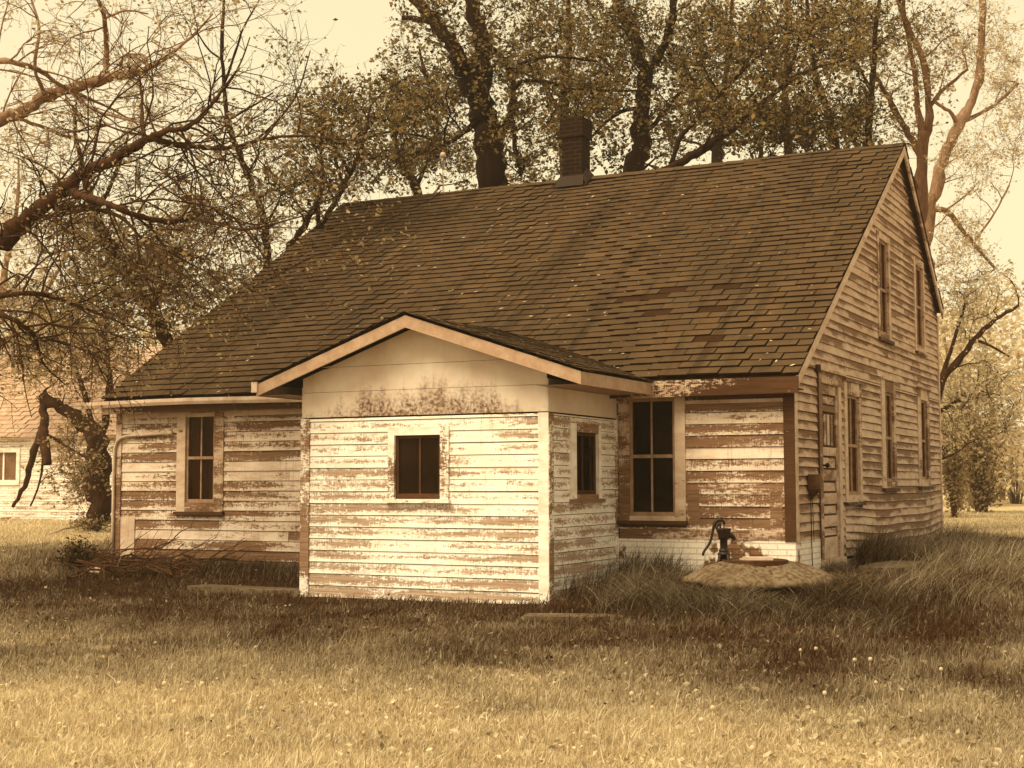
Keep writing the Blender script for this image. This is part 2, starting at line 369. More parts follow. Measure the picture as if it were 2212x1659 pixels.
def backing(mb, T, u0, u1, z0, z1, holes=(), top=None, w_=-.012, du=9):
    us = sorted({u0, u1} | {h for ho in holes for h in ho[:2]} | set(np.arange(u0, u1, du))); zs = sorted({z0, z1} | {h for ho in holes for h in ho[2:4]})
    for a, b in zip(us, us[1:]):
        for c, d in zip(zs, zs[1:]):
            if any(h[0] - 1e-6 <= a and b <= h[1] + 1e-6 and h[2] - 1e-6 <= c and d <= h[3] + 1e-6 for h in holes): continue
            t0 = d if top is None else max(c, min(d, top(a))); t1 = d if top is None else max(c, min(d, top(b)))
            if t0 - c < 1e-4 and t1 - c < 1e-4: continue
            mb.quad(T(a, w_, c), T(b, w_, c), T(b, w_, t1), T(a, w_, t0))

HL, HD, ZE, YR, ZR, YB = 9.775, 8.85, 2.282, 5.886, 6.149, 8.78
def roof_z(y): return ZE + (ZR - ZE) * (y + .2) / (YR + .2) if y <= YR else ZR - (ZR - 3.967) * (y - YR) / (YB - YR)
house = empty('farmhouse', (0, 0, 0), label='old weathered farmhouse with peeling boards, steep shingle roof and small front porch', category='house')

# openings: u0,u1,z0,z1 of the sash; casing outer u0,u1,z0,z1
WIN_F = [dict(o=(-8.552, -8.05, .824, 2.055), c=(-8.70, -7.895, .70, 2.118), rail=1.436, mun=-8.3, sill=.70, trim='trim', sash='sash', lab='tall narrow window with pale curtains behind the panes'),
         dict(o=(-1.956, -1.386, .694, 2.06), c=(-2.085, -1.26, .64, 2.09), rail=1.386, mun=-1.684, sill=.565, trim='trim', sash='sash', lab='large dark four pane window in the corner by the porch')]
WIN_P = dict(o=(-4.018, -3.43, .917, 1.612), c=(-4.10, -3.32, .905, 1.705), rail=None, mun=-3.71, sill=.855, trim='white_trim', sash='sash_dark', lab='small square porch window with two dark panes')
WIN_S = dict(o=(-1.19, -.58, .95, 1.64), c=(-1.335, -.5, .90, 1.735), rail=None, mun=-.93, sill=.86, trim='white_trim', sash='sash_dark', lab='small window in the side of the porch')
WIN_G = [dict(o=(2.42, 3.07, .92, 2.19), c=(2.28, 3.19, .83, 2.355), rail=1.549, mun=2.74, sill=.75, trim='trim', sash='sash', lab='tall gable window beside the door', head=1),
         dict(o=(4.64, 5.18, 1.09, 2.35), c=(4.40, 5.33, 1.0, 2.52), rail=1.709, mun=4.91, sill=.95, trim='trim', sash='sash', lab='middle ground floor window of the gable wall', head=1),
         dict(o=(7.19, 7.70, 1.125, 2.375), c=(6.95, 7.88, 1.02, 2.535), rail=1.735, mun=7.44, sill=.98, trim='trim', sash='sash', lab='ground floor gable window nearest the rear corner', head=1),
         dict(o=(4.45, 5.02, 3.17, 4.51), c=(4.33, 5.15, 3.10, 4.60), rail=3.807, mun=4.73, sill=3.07, trim='trim', sash='sash', lab='narrow attic window with torn curtain'),
         dict(o=(7.01, 7.61, 3.2, 4.48), c=(6.90, 7.7, 3.12, 4.60), rail=3.846, mun=7.3, sill=3.09, trim='trim', sash='sash', lab='narrow attic window under the rear slope')]

def window(T, d, depth=.05):
    a, b, c, e = d['o']; ca, cb, cc, ce = d['c']
    sm = MB(); k = .035
    sm.box((a, -depth, c), (a + k, -depth + .04, e), T); sm.box((b - k, -depth, c), (b, -depth + .04, e), T)
    sm.box((a + k, -depth, e - k), (b - k, -depth + .04, e), T); sm.box((a + k, -depth, c), (b - k, -depth + .04, c + k * 1.3), T)
    if d['rail']: sm.box((a + k, -depth + .003, d['rail'] - .02), (b - k, -depth + .045, d['rail'] + .02), T)
    zs = [(c + k * 1.3, e - k)] if not d['rail'] else [(c + k * 1.3, d['rail'] - .02), (d['rail'] + .02, e - k)]
    for z0, z1 in zs: sm.box((d['mun'] - .011, -depth + .006, z0), (d['mun'] + .011, -depth + .032, z1), T)
    wn = sm.build('window', M[d['sash']], house, label=d['lab'])
    g = MB(); g.quad(T(a + .01, -depth + .02, c + .01), T(b - .01, -depth + .02, c + .01), T(b - .01, -depth + .02, e - .01), T(a + .01, -depth + .02, e - .01)); g.build('pane', M['glass'], wn)
    f = MB(); th = .028
    r = lambda: random.random()
    f.box((ca, -.01, cc), (a, th, ce), T, bid=r(), bv=.5); f.box((b, -.01, cc), (cb, th, ce), T, bid=r(), bv=.5)
    f.box((a, -.01, e), (b, th + .002, ce), T, bid=r(), bv=.5)
    if c - cc > .02: f.box((a, -.01, cc), (b, th - .003, c), T, bid=r(), bv=.5)
    for q in ((a, a + .004), (b - .004, b)): f.box((q[0], -depth - .05, c), (q[1], -.01, e), T, bid=.2, bv=.5)
    f.box((a, -depth - .05, e - .004), (b, -.01, e), T, bid=.2, bv=.5)
    if d.get('head'): f.box((ca - .03, -.01, ce), (cb + .03, th + .03, ce + .03), T, bid=r(), bv=.5)
    f.build('casing', M[d['trim']], wn)
    s = MB(); s.box((ca - .02, -depth - .04, cc - .045), (cb + .02, .065, cc - .002), T, bid=r(), bv=.5)
    if cc - .045 - d['sill'] > .02: s.box((ca, -.01, d['sill']), (cb, .02, cc - .045), T, bid=r(), bv=.5)
    s.build('sill', M['trim_dark' if d['trim'] == 'trim' else 'white_trim'], wn)
    return wn

# --- front wall
TFm = TF(0.0)
holes = [d['c'] for d in WIN_F]; oh = [d['o'] for d in WIN_F]
mb = MB(); siding(mb, TFm, -9.76, -5.27, .05, 2.13, .1337, holes); mb.build('front_siding', M['wall'], house); mb = MB()
siding(mb, TFm, -2.128, -.1, .545, 2.05, .1337, holes + [(-1.24, -1.10, .60, .99), (-.27, -.13, .60, .99)])
mb.build('front_siding', M['wall'], house)
mb = MB(); backing(mb, TFm, -HL, 0, -.3, 2.24, oh); backing(mb, TF(.09), -HL, 0, 0, 2.24, [(d['o'][0] - .03, d['o'][1] + .03, d['o'][2] - .03, d['o'][3] + .03) for d in WIN_F])
mb.build('front_wall', M['dark'], house)
for d in WIN_F: window(TFm, d, .04)
mb = MB()
for a, b in ((-1.24, -1.10), (-.27, -.13)): mb.box((a, -.01, .60), (b, .012, .99), TFm, bid=.12, bv=.5); mb.build('patch_board', M['trim'], house); mb = MB()
mb.box((-2.08, -.01, .43), (-.1, .024, .545), TFm, bid=.3, bv=.5); mb.build('sill_board', M['trim'], house); mb = MB()
mb.box((-9.7, -.01, .06), (-9.44, .022, .62), TFm, bid=1.3, bv=.5)
mb.build('patch_board', M['trim'], house)
# --- gable wall
TGm = TG(0.0)
def sag(u, z): return .035 * math.sin(u * .7 + .6) * max(0, (1.6 - z)) - .02 * max(0, 1.2 - z) * math.sin(u * 1.9)
gh = [d['c'] for d in WIN_G] + [(1.0, 2.26, -.3, 2.42)]; go = [d['o'] for d in WIN_G]
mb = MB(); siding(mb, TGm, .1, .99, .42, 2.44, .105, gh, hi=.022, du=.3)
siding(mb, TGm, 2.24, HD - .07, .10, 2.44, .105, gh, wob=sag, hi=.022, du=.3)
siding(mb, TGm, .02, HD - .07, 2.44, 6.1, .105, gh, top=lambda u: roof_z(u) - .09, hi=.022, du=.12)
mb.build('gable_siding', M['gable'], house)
mb = MB(); backing(mb, TGm, 0, HD, -.3, 6.1, go, top=lambda u: roof_z(u) - .07, du=.25); backing(mb, TG(-.09), 0, HD, 0, 2.3, [(d['o'][0] - .03, d['o'][1] + .03, d['o'][2] - .03, d['o'][3] + .03) for d in WIN_G[:3]])
mb.build('gable_wall', M['dark'], house)
for d in WIN_G: window(TGm, d, .045)
# --- far walls
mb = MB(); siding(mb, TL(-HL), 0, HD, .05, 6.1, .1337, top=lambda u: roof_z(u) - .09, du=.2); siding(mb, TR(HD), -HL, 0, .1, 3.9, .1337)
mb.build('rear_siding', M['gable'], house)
mb = MB(); backing(mb, TL(-HL), 0, HD, -.3, 6.1, top=lambda u: roof_z(u) - .07, du=.25); backing(mb, TR(HD), -HL, 0, -.3, 3.9)
mb.build('rear_wall', M['dark'], house)

# --- corner boards and trims
def board(name, mat, T, lo, hi, bid=None, lab=None):
    m_ = MB(); m_.box(lo, hi, T, bid=random.random() if bid is None else bid, bv=.5); o = m_.build(name, M[mat], house)
    if lab: o['label'] = lab
    return o
board('corner_board', 'trim_dark', TFm, (-.1, -.0, .42), (.03, .03, 2.07))
board('corner_board', 'trim', TGm, (-.027, 0, .42), (.09, .033, 2.36))
board('corner_board', 'trim', TGm, (HD - .07, 0, .1), (HD + .02, .03, 3.85))
board('corner_board', 'trim', TFm, (-9.80, -.0, .05), (-9.70, .03, 2.12))
board('frieze_board', 'trim', TFm, (-9.70, 0, 2.0), (-5.28, .018, 2.14), 1.2); board('frieze_board', 'trim_dark', TFm, (-1.26, 0, 2.02), (-.1, .022, 2.10), .4)
board('frieze_board', 'trim', TFm, (-1.255, 0, 1.98), (-.1, .019, 2.018), .9)
mb = MB(); mb.box((-9.9, -.19, 2.10), (.13, -.0, 2.115), TR(0) if 0 else (lambda u, w_, z: (u, w_, z)), bid=.2, bv=.5); mb.build('soffit', M['trim_dark'], house)
board('fascia', 'trim_dark', TF(-.2), (-9.9, 0, 2.06), (.13, .022, 2.245), .5, 'dark weathered fascia under the main eave')
def slope_board(mb, x0, x1, pts, dz, **k):   # a board along the verge between two (y, z) points
    (ya, za), (yb, zb) = pts
    v = [(x0, ya, za - dz), (x1, ya, za - dz), (x1, ya, za), (x0, ya, za), (x0, yb, zb - dz), (x1, yb, zb - dz), (x1, yb, zb), (x0, yb, zb)]
    mb.add(v, [[0, 1, 2, 3], [7, 6, 5, 4], [0, 4, 5, 1], [1, 5, 6, 2], [2, 6, 7, 3], [3, 7, 4, 0]], **k)
for xa, xb in ((.10, .125), (-HL - .12, -HL - .095)):
    mb = MB(); slope_board(mb, xa, xb, ((-.205, ZE - .035), (YR, ZR - .035)), .13, bid=.9, bv=.5); slope_board(mb, xa, xb, ((YR, ZR - .035), (YB, 3.967 - .035)), .13, bid=.4, bv=.5)
    mb.build('rake_board', M['trim'], house)
for ya, yb, c in ((-.2, YR, 0), (YR, YB, 1)):
    mb = MB(); slope_board(mb, -HL - .09, -HL, ((ya, roof_z(ya) - .05), (yb, roof_z(yb) - .05)), .015, bid=.2, bv=.5); mb.build('rake_soffit', M['trim_dark'], house)
    mb = MB(); slope_board(mb, .0, .10, ((ya, roof_z(ya) - .05), (yb, roof_z(yb) - .05)), .015, bid=.2, bv=.5)
    slope_board(mb, .0, .02, ((max(ya, 0), roof_z(max(ya, 0)) - .065), (yb, roof_z(yb) - .065)), .16, bid=.3, bv=.5); mb.build('rake_soffit', M['trim_dark'], house)

# --- shingled roofs
def shingles(mb, O, U, V, N, wid, length, ex, tab, skip=None, dark=None, t=.018, keep=None, butt=1.0):
    O, U, V, N = [np.asarray(q, float) for q in (O, U, V, N)]
    rows = int(math.ceil(length / ex))
    for r in range(rows):
        v0 = r * ex; v1 = min(v0 + ex * 1.02, length); u = -((r % 2) * .5 + random.uniform(-.04, .04) + (.22 if r % 5 == 2 else 0)) * tab
        while u < wid:
            a = max(u + .007, 0); b = min(u + tab - .007, wid); u += tab
            if b - a < .02: continue
            uc, vc = (a + b) / 2, (v0 + v1) / 2
            if keep and not keep(uc, vc): continue
            dk = 1.0 if dark and dark(uc, vc) else 0.0
            tt = t * (.35 if dk else random.uniform(.8, 1.35)); up = random.uniform(0, .002); curl = random.uniform(-.003, .004)
            j0 = random.uniform(-.005, .005); sgv = .018 * math.sin(uc * .9) + .01 * math.sin(uc * 2.3 + vc)
            B = O + N * (sgv + up)
            e0 = B + U * a + V * (v0 + j0) + N * tt; e1 = B + U * b + V * (v0 + j0) + N * (tt + curl)
            P = [e0, e1, B + U * b + V * v1 + N * .002, B + U * a + V * v1 + N * .002, e0, e1,
                 B + U * a + V * (v0 + j0 + .004) - N * .004, B + U * b + V * (v0 + j0 + .004) - N * .004]
            mb.add(P, [[0, 1, 2, 3], [6, 7, 5, 4]], bid=min(1, max(0, random.gauss(.5, .17))), dk=[dk] * 4 + [butt] * 4)  # black core edge, darkened fully to paint each course's shadow line
def slope_vecs(dy, dz):
    l = math.hypot(dy, dz); return np.array([0, dy / l, dz / l]), l
mb = MB(); V, ln = slope_vecs(YR + .2, ZR - ZE); N = np.array([0, -V[2], V[1]])
def missing(u, v):                      # shingles blown off the lower right of the roof
    x = u - HL - .13
    return any(a < x < b and c < v < d for a, b, c, d in ((-2.4, -1.9, 2.3, 2.48), (-2.75, -2.2, 2.14, 2.31), (-1.6, -1.05, 2.3, 2.48), (-2.4, -2.05, 1.65, 1.81), (-1.5, -1.0, 1.65, 1.81), (-1.2, -.8, .82, .99)))
shingles(mb, (-HL - .13, -.215, ZE - .01), (1, 0, 0), V, N, HL + .265, ln + .02, .165, .365, dark=missing)
V2, ln2 = slope_vecs(YR - YB, ZR - 3.967); N2 = np.array([0, -V2[2], V2[1]]) * (1 if -V2[1] * 0 + V2[1] > 0 else -1)
N2 = np.array([0, abs(V2[2]), abs(V2[1])])
shingles(mb, (-HL - .13, YB, 3.967), (1, 0, 0), V2, N2, HL + .265, ln2, .165, .365)
for k in range(34):                     # ridge caps
    x0 = -HL - .13 + k * .29; x1 = x0 + .31; q = random.uniform(.012, .022)
    mb.add([(x0, YR - .14, ZR - .075 + q), (x1, YR - .14, ZR - .085 + q), (x1, YR, ZR + .014), (x0, YR, ZR + .024), (x0, YR + .13, ZR - .08 + q), (x1, YR + .13, ZR - .09 + q)], [[0, 1, 2, 3], [3, 2, 5, 4]], bid=random.random(), dk=0)
mb.quad((-HL - .12, -.2, ZE - .03), (.125, -.2, ZE - .03), (.125, YR, ZR - .03), (-HL - .12, YR, ZR - .03), bid=0, dk=1)
mb.quad((-HL - .12, YB, 3.93), (.125, YB, 3.93), (.125, YR, ZR - .03), (-HL - .12, YR, ZR - .03), bid=0, dk=1)
roof = mb.build('roof', M['roof'], house)

# --- chimney
cx_, ch = -5.27, .175
mb = MB(); z0, zt = 5.6, 7.15
mb.box((cx_ - ch, YR - ch, z0), (cx_ + ch, YR + ch, zt - .33)); mb.box((cx_ - ch - .03, YR - ch - .03, zt - .33), (cx_ + ch + .03, YR + ch + .03, zt))
mb.box((cx_ - .11, YR - .11, zt), (cx_ + .11, YR + .11, zt + .03))
chim = mb.build('chimney', M['brick_chim'], house)
mb = MB(); a = .215
for sx in (1,):
    mb.add([(cx_ - a - .05, YR - a - .12, roof_z(YR - a - .12) + .03), (cx_ + a + .05, YR - a - .12, roof_z(YR - a - .12) + .03), (cx_ + a, YR - ch - .012, 6.17), (cx_ - a, YR - ch - .012, 6.17)], [[0, 1, 2, 3]])
    for s in (-1, 1):
        xx = cx_ + s * (ch + .012); xo = cx_ + s * (a + .10)
        mb.add([(xo, YR - a - .12, roof_z(YR - a - .12) + .03), (xo, YR, ZR + .04), (xx, YR, 6.33), (xx, YR - ch, 6.17), (xo, YR + a + .1, roof_z(YR + a + .1) + .03), (xx, YR + ch, 6.17)], [[0, 1, 2, 3], [1, 4, 5, 2]])
mb.build('flashing', M['tar'], chim)

# --- lightning rod and cable
rx = -7.83; mb = MB(); mb.tube([(rx, YR, ZR - .02), (rx, YR, ZR + .78)], [.008, .006], 6); mb.tube([(rx - .12, YR - .1, ZR - .06), (rx, YR, ZR + .35)], .005, 5); mb.tube([(rx + .1, YR - .12, ZR - .08), (rx, YR, ZR + .35)], .005, 5)
rod = mb.build('lightning_rod', M['steel'], house)
mb = MB(); mb.smooth = True; mb.lathe([(.001, -.055), (.035, -.045), (.055, 0), (.035, .045), (.001, .055)], (rx, YR, ZR + .68), 12); mb.build('glass_ball', M['tin'], rod)
pts = [(-7.85, YR - .02, ZR + .05)]
for t in np.linspace(0, 1, 12): 
    x = -7.9 - 1.75 * t; y = YR - .25 - 2.9 * t; pts.append((x + random.uniform(-.02, .02), y, roof_z(y) + .035))
mb = MB(); mb.tube(pts, .011, 5); mb.build('cable', M['tar'], house)

# --- gutter, pipes, box
prof = [(-.0, 0), (-.075, 0), (-.095, .04), (-.095, .085), (-.085, .085), (-.085, .045), (-.07, .01), (-.008, .01), (-.008, .09), (0, .09)]
mb = MB(); n = len(prof); xs = np.linspace(-10.12, -5.2, 9)
v = [(x, -.222 + p, 2.150 + q + .012 * math.sin(x * 1.3)) for x in xs for p, q in prof]
q = [[i * n + j, i * n + (j + 1) % n, (i + 1) * n + (j + 1) % n, (i + 1) * n + j] for i in range(len(xs) - 1) for j in range(n)]
mb.add(v, q); mb.poly([v[j] for j in (0, 1, 2, 3, 9)]); mb.build('gutter', M['tin'], house)
mb = MB(); mb.smooth = True
pts = [(-8.83, -.05, 1.78), (-9.2, -.05, 1.77), (-9.55, -.05, 1.76), (-9.68, -.05, 1.735), (-9.76, -.05, 1.68), (-9.80, -.05, 1.58), (-9.81, -.05, 1.2), (-9.81, -.05, .6), (-9.81, -.05, -.05)]
mb.tube(pts, .022, 8); mb.tube([(-8.76, -.05, 1.785), (-8.86, -.05, 1.78)], .03, 8); mb.build('drain_pipe', M['tin'], house)
mb = MB(); mb.tube([(.045, .95, 2.42), (.045, .95, 1.2), (.045, .96, .2)], .009, 6); mb.tube([(.045, .95, 2.38), (.045, .95, 2.46)], .035, 8); mb.build('conduit', M['sash_dark'], house)
mb = MB(); pr = [(.47, .03), (.47, .12), (.53, .16), (.61, .16), (.67, .12), (.67, .03)]
lo_, hi_ = 1.0, 1.17
v = [(w_, u, z) for z in (lo_, hi_) for u, w_ in pr]; n = len(pr)
mb.add(v, [[j, (j + 1) % n, n + (j + 1) % n, n + j] for j in range(n)]); mb.poly(v[n:]); tip = (.03, .57, .86)
for j in range(n): mb.add([v[j], v[(j + 1) % n], tip], None, [[0, 1, 2]])
mb.build('utility_box', plain('rusty_tin_box', .09, .5, 9, .6, .3), house, label='small rusty wall box with pointed bottom beside the door')
mb = MB(); mb.tube([(.036, .57, .88), (.034, .575, .5), (.045, .56, .1)], .006, 5); mb.tube([(.034, .64, 1.0), (.04, .66, .4)], .004, 5); mb.build('cable', M['tar'], house)

# --- door
u0, u1, z0, z1 = 1.165, 1.99, .17, 2.26
mb = MB(); mb.box((u0, -.04, z0), (u1, -.018, z1), TGm, bid=.5, bv=.5)
pan = [(2.00, 2.14), (1.50, 1.93), (1.23, 1.40), (.95, 1.10), (.68, .82), (.42, .55)]
zz = [z0] + [q for p in sorted(pan) for q in p] + [z1]
for a, b in zip(zz[0::2], zz[1::2]): mb.box((u0 + .1, -.018, a), (u1 - .1, .006, b), TGm, bid=random.random(), bv=.5)
for a, b in ((u0, u0 + .1), (u1 - .1, u1)): mb.box((a, -.018, z0), (b, .008, z1), TGm, bid=random.random(), bv=.5)
door = mb.build('door', M['gable'], house, label='narrow panelled gable door with flaking paint')
mb = MB()
for a, b in pan:
    if (a, b) == (1.50, 1.93):
        for c in (.2, .36, .52): mb.box((u0 + c, -.016, a + .03), (u0 + c + .1, -.004, b - .03), TGm, bid=random.random(), bv=.5)
    else: mb.box((u0 + .13, -.016, a + .025), (u1 - .13, -.006, b - .025), TGm, bid=random.random() * .4, bv=.5)
mb.build('panel', M['trim'], door)
mb = MB(); mb.smooth = True
for z in (1.28,): mb.tube([TGm(u0 + .05, .0, z), TGm(u0 + .05, .06, z)], [.012, .012], 8); mb.lathe([(.001, -.03), (.026, -.02), (.03, 0), (.026, .02), (.001, .03)], TGm(u0 + .05, .07, z), 10)
mb.build('knob', M['iron'], door)
mb = MB()
for a, b in ((1.03, u0), (u1, 2.12)): mb.box((a, -.03, .15), (b, .026, z1), TGm, bid=random.random(), bv=.5)
mb.box((1.0, -.03, z1), (2.15, .03, 2.40), TGm, bid=.3, bv=.5); mb.box((.97, -.03, 2.40), (2.2, .075, 2.43), TGm, bid=.6, bv=.5); mb.box((1.03, -.03, .05), (2.12, .06, .165), TGm, bid=.6, bv=.5)
mb.build('casing', M['trim'], door)
mb = MB()
for a, b in ((2.12, 2.28),): siding(mb, TGm, a, b, .1, 2.44, .105, hi=.02)
mb.build('gable_siding', M['gable'], house)

# --- foundations
mb = MB(); mb.box((-2.1, -.0, -.4), (0, .02, .43), TFm); mb.box((-.02, -.0, -.4), (1.03, .02, .42), TGm); mb.build('brick_foundation', M['brick_found'], house)
mb = MB(); mb.box((-9.78, 0, -.5), (-5.28, .035, .04), TFm); mb.box((-8.1, .03, -.04), (-7.35, .05, .0), TFm); mb.box((-7.7, .035, -.3), (-7.0, .10, -.06), TFm); mb.box((-5.9, .035, -.4), (-5.3, .12, -.08), TFm)
mb.build('concrete_foundation', M['concrete'], house)
mb = MB(); mb.box((2.2, 0, -.4), (HD, .03, .12), TGm)
for k in range(9):
    u = HD - .15 - k * .3 + random.uniform(-.03, .03); mb.box((u - .12, .02, -.3), (u + .13, .09 + random.uniform(0, .04), .08 + random.uniform(-.05, .05)), TGm)
mb.build('stone_foundation', M['stone'], house)

# --- porch
PX0, PX1, PY = -5.27, -2.128, -1.88
TP = TF(PY); TS = TG(PX1)
mb = MB(); siding(mb, TP, PX0 + .1, PX1 - .1, -.215, 1.826, .1337, [WIN_P['c']], lo=.002, hi=.013, joint=(2.5, 6))
siding(mb, TS, PY + .1, -.03, -.20, 1.826, .1337, [WIN_S['c']], lo=.002, hi=.013); siding(mb, TL(PX0), PY + .1, 0, -.20, 1.826, .1337, lo=.002, hi=.013)
mb.build('porch_siding', M['porch'], house)
mb = MB(); backing(mb, TP, PX0, PX1, -.4, 2.2, [WIN_P['o']]); backing(mb, TS, PY, 0, -.4, 2.2, [WIN_S['o']]); backing(mb, TL(PX0), PY, 0, -.4, 2.2)
mb.quad((PX0, PY, 2.21), (PX1, PY, 2.21), (PX1, 0, 2.21), (PX0, 0, 2.21)); mb.build('porch_wall', M['dark'], house)
window(TP, WIN_P, .05); window(TS, WIN_S, .05)
board('corner_board', 'white_trim', TP, (PX0 - .02, 0, -.22), (PX0 + .1, .026, 1.826), .35)
board('corner_board', 'white_trim', TP, (PX1 - .1, 0, -.27), (PX1 + .02, .026, 1.826), .9)
board('corner_board', 'white_trim', TS, (PY - .023, 0, -.26), (PY + .09, .029, 1.826), .3)
board('corner_board', 'white_trim', TS, (-.06, 0, -.2), (-.02, .03, 1.83), .4)
ppx, ppz, pez, pel, per, pye = -3.7, 2.939, 2.241, -5.70, -1.59, -2.21
slp = (ppz - pez) / (per - ppx); slpl = (ppz - pez) / (ppx - pel)
def prz(x): return ppz - (slp * (x - ppx) if x > ppx else slpl * (ppx - x))
mb = MB(); jz = [1.834, 2.124, 2.409, 2.90]
for a, b in zip(jz, jz[1:]):
    a += .004; us = sorted({PX0, PX1, ppx} | set(np.linspace(PX0, PX1, 25)))
    for c, d in zip(us, us[1:]):
        t0, t1 = min(b, prz(c) - .1), min(b, prz(d) - .1)
        if max(t0, t1) <= a + .002: continue
        t0 = max(t0, a); t1 = max(t1, a)
        mb.add([TP(c, .014, a), TP(d, .014, a), TP(d, .014, t1), TP(c, .014, t0), TP(c, 0, a), TP(d, 0, a)], [[0, 1, 2, 3], [4, 5, 1, 0]])
mb.box((PY - .011, 0, 1.836), (-.005, .014, 2.19), TS); mb.box((PY - .011, 0, 1.836), (-.005, .014, 2.19), TL(PX0))
mb.build('gable_panel', M['ply'], house, label='flat painted porch gable panel with dark mould stain along its lower edge')
mb = MB()
for s, xe in ((1, per), (-1, pel)):
    zt, ze = ppz - .02, pez - .02; d_ = .135
    xo = ppx
    v = [(xo, pye, zt), (xe, pye, ze), (xe, pye, ze - d_), (xo, pye, zt - d_), (xo, pye + .025, zt), (xe, pye + .025, ze), (xe, pye + .025, ze - d_), (xo, pye + .025, zt - d_)]
    mb.add(v, [[0, 1, 2, 3] if s < 0 else [3, 2, 1, 0], [7, 6, 5, 4], [3, 2, 6, 7], [0, 4, 5, 1], [1, 5, 6, 2]], bid=.6, bv=.5)
    mb.box((min(xe, xe - s * .025), pye + .025, ze - d_), (max(xe, xe - s * .025), .25, ze), None, bid=.5, bv=.5)
    mb.quad((xe, pye + .03, ze - d_ + .01), (PX1 if s > 0 else PX0, pye + .03, ze - d_ + .01), (PX1 if s > 0 else PX0, .2, ze - d_ + .01), (xe, .2, ze - d_ + .01), bid=.5, bv=.5)
    mb.quad((xe, pye + .02, ze - .02), (ppx, pye + .02, zt - .02), (ppx, PY, zt - .02), (xe, PY, ze - .02), bid=.5, bv=.5)
mb.build('porch_fascia', M['fascia'], house)
mb = MB()
for s, xe, sl_ in ((1, per, slp), (-1, pel, slpl)):
    l = math.hypot(ppx - xe, ppz - pez); V = np.array([(ppx - xe) / l, 0, (ppz - pez) / l]); N = np.array([s * (ppz - pez) / l, 0, abs(ppx - xe) / l])
    def keep(u, v, V=V, s=s, xe=xe):
        y = pye - .03 + u; z = pez + V[2] * v
        return y < -.2 + (z + .12 - ZE) / .6363 + .15 or z < 2.3 and y < .1
    shingles(mb, (xe + s * .03, pye - .03, pez - .012), (0, 1, 0), V, N, 3.3, l + .03, .14, .33, keep=keep, butt=.3, t=.010)
    mb.quad((xe, pye, pez - .016), (ppx, pye, ppz - .016), (ppx, 1.0, ppz - .016), (xe, -.1, pez - .016), bid=0, dk=1)
for k in range(12):
    y0 = pye - .03 + k * .27; y1 = y0 + .29; q = random.uniform(.012, .02)
    mb.add([(ppx - .13, y0, prz(ppx - .13) + q), (ppx - .13, y1, prz(ppx - .13) + q - .008), (ppx, y1, ppz + .014), (ppx, y0, ppz + .022), (ppx + .13, y0, prz(ppx + .13) + q), (ppx + .13, y1, prz(ppx + .13) + q - .008)], [[0, 3, 2, 1], [3, 4, 5, 2]], bid=random.random(), dk=0)
mb.build('porch_roof', M['roof'], house)
mb = MB(); mb.box((pel - .06, pye - .02, pez - .11), (pel + .02, pye + .12, pez + .01)); mb.build('gutter_end', M['tin'], house, label='short white gutter end at the left porch eave')
mb = MB()
for a, b in ((-8.54, -8.43), (-8.25, -8.18)):
    us = np.linspace(a, b, 9)
    for i, (c, d) in enumerate(zip(us, us[1:])): mb.quad((c, .12 + .02 * (i % 2), .85), (d, .12 + .02 * ((i + 1) % 2), .85), (d, .12 + .02 * ((i + 1) % 2), 2.05), (c, .12 + .02 * (i % 2), 2.05))
    mb.build('curtain', M['curtain'], house); mb = MB()
for a, b, c, d in ((4.47, 4.62, 3.2, 4.5), (4.8, 4.86, 3.2, 3.8), (7.3, 7.5, 3.2, 4.4), (4.95, 5.1, 1.1, 2.3), (7.3, 7.4, 1.1, 2.3)):
    us = np.linspace(a, b, 7)
    for i, (p, q) in enumerate(zip(us, us[1:])): mb.quad((-.12 - .02 * (i % 2), p, c), (-.12 - .02 * ((i + 1) % 2), q, c), (-.12 - .02 * ((i + 1) % 2), q, d), (-.12 - .02 * (i % 2), p, d))
    mb.build('curtain', M['curtain'], house); mb = MB()
# ------------------------------------------------------------------ helpers for the yard
def G(px, py):                          # where the sight line through a spot of the lawn meets the ground
    d = ray(px, py); t = 5.0
    for _ in range(400):
        p = CAM + d * t
        if p[2] <= gz(p[0], p[1]): break
        t += .1 + t * .004
    return p
RX = np.array([math.cos(YAW), math.sin(YAW), 0]); FW = np.array([-math.sin(YAW), math.cos(YAW), 0])
def leaves(mb, C_, size, up=.3, fold=.25, **k):
    C_ = np.asarray(C_, float); n = len(C_)
    if not n: return
    sz = size * (.4 + 1.15 * R.random(n) ** 1.3)[:, None]
    a = R.normal(size=(n, 3)); a[:, 2] *= .7; a /= np.linalg.norm(a, axis=1)[:, None]
    b = R.normal(size=(n, 3)); b -= a * (a * b).sum(1)[:, None]; b /= np.linalg.norm(b, axis=1)[:, None]
    c = np.cross(a, b)
    v = np.stack([C_ - a * sz * .5, C_ + b * sz * .32 + c * sz * fold * .4, C_ + a * sz * .5, C_ - b * sz * .32 + c * sz * fold * .4], 1)
    i = np.arange(n)[:, None] * 4
    mb.add(v.reshape(-1, 3), i + np.array([[0, 1, 2, 3]]), tint=np.repeat(np.clip(R.normal(.5, .28, n), 0, 1), 4))
def shift(mb, o):
    mb.v = [v - o for v in mb.v]; return mb

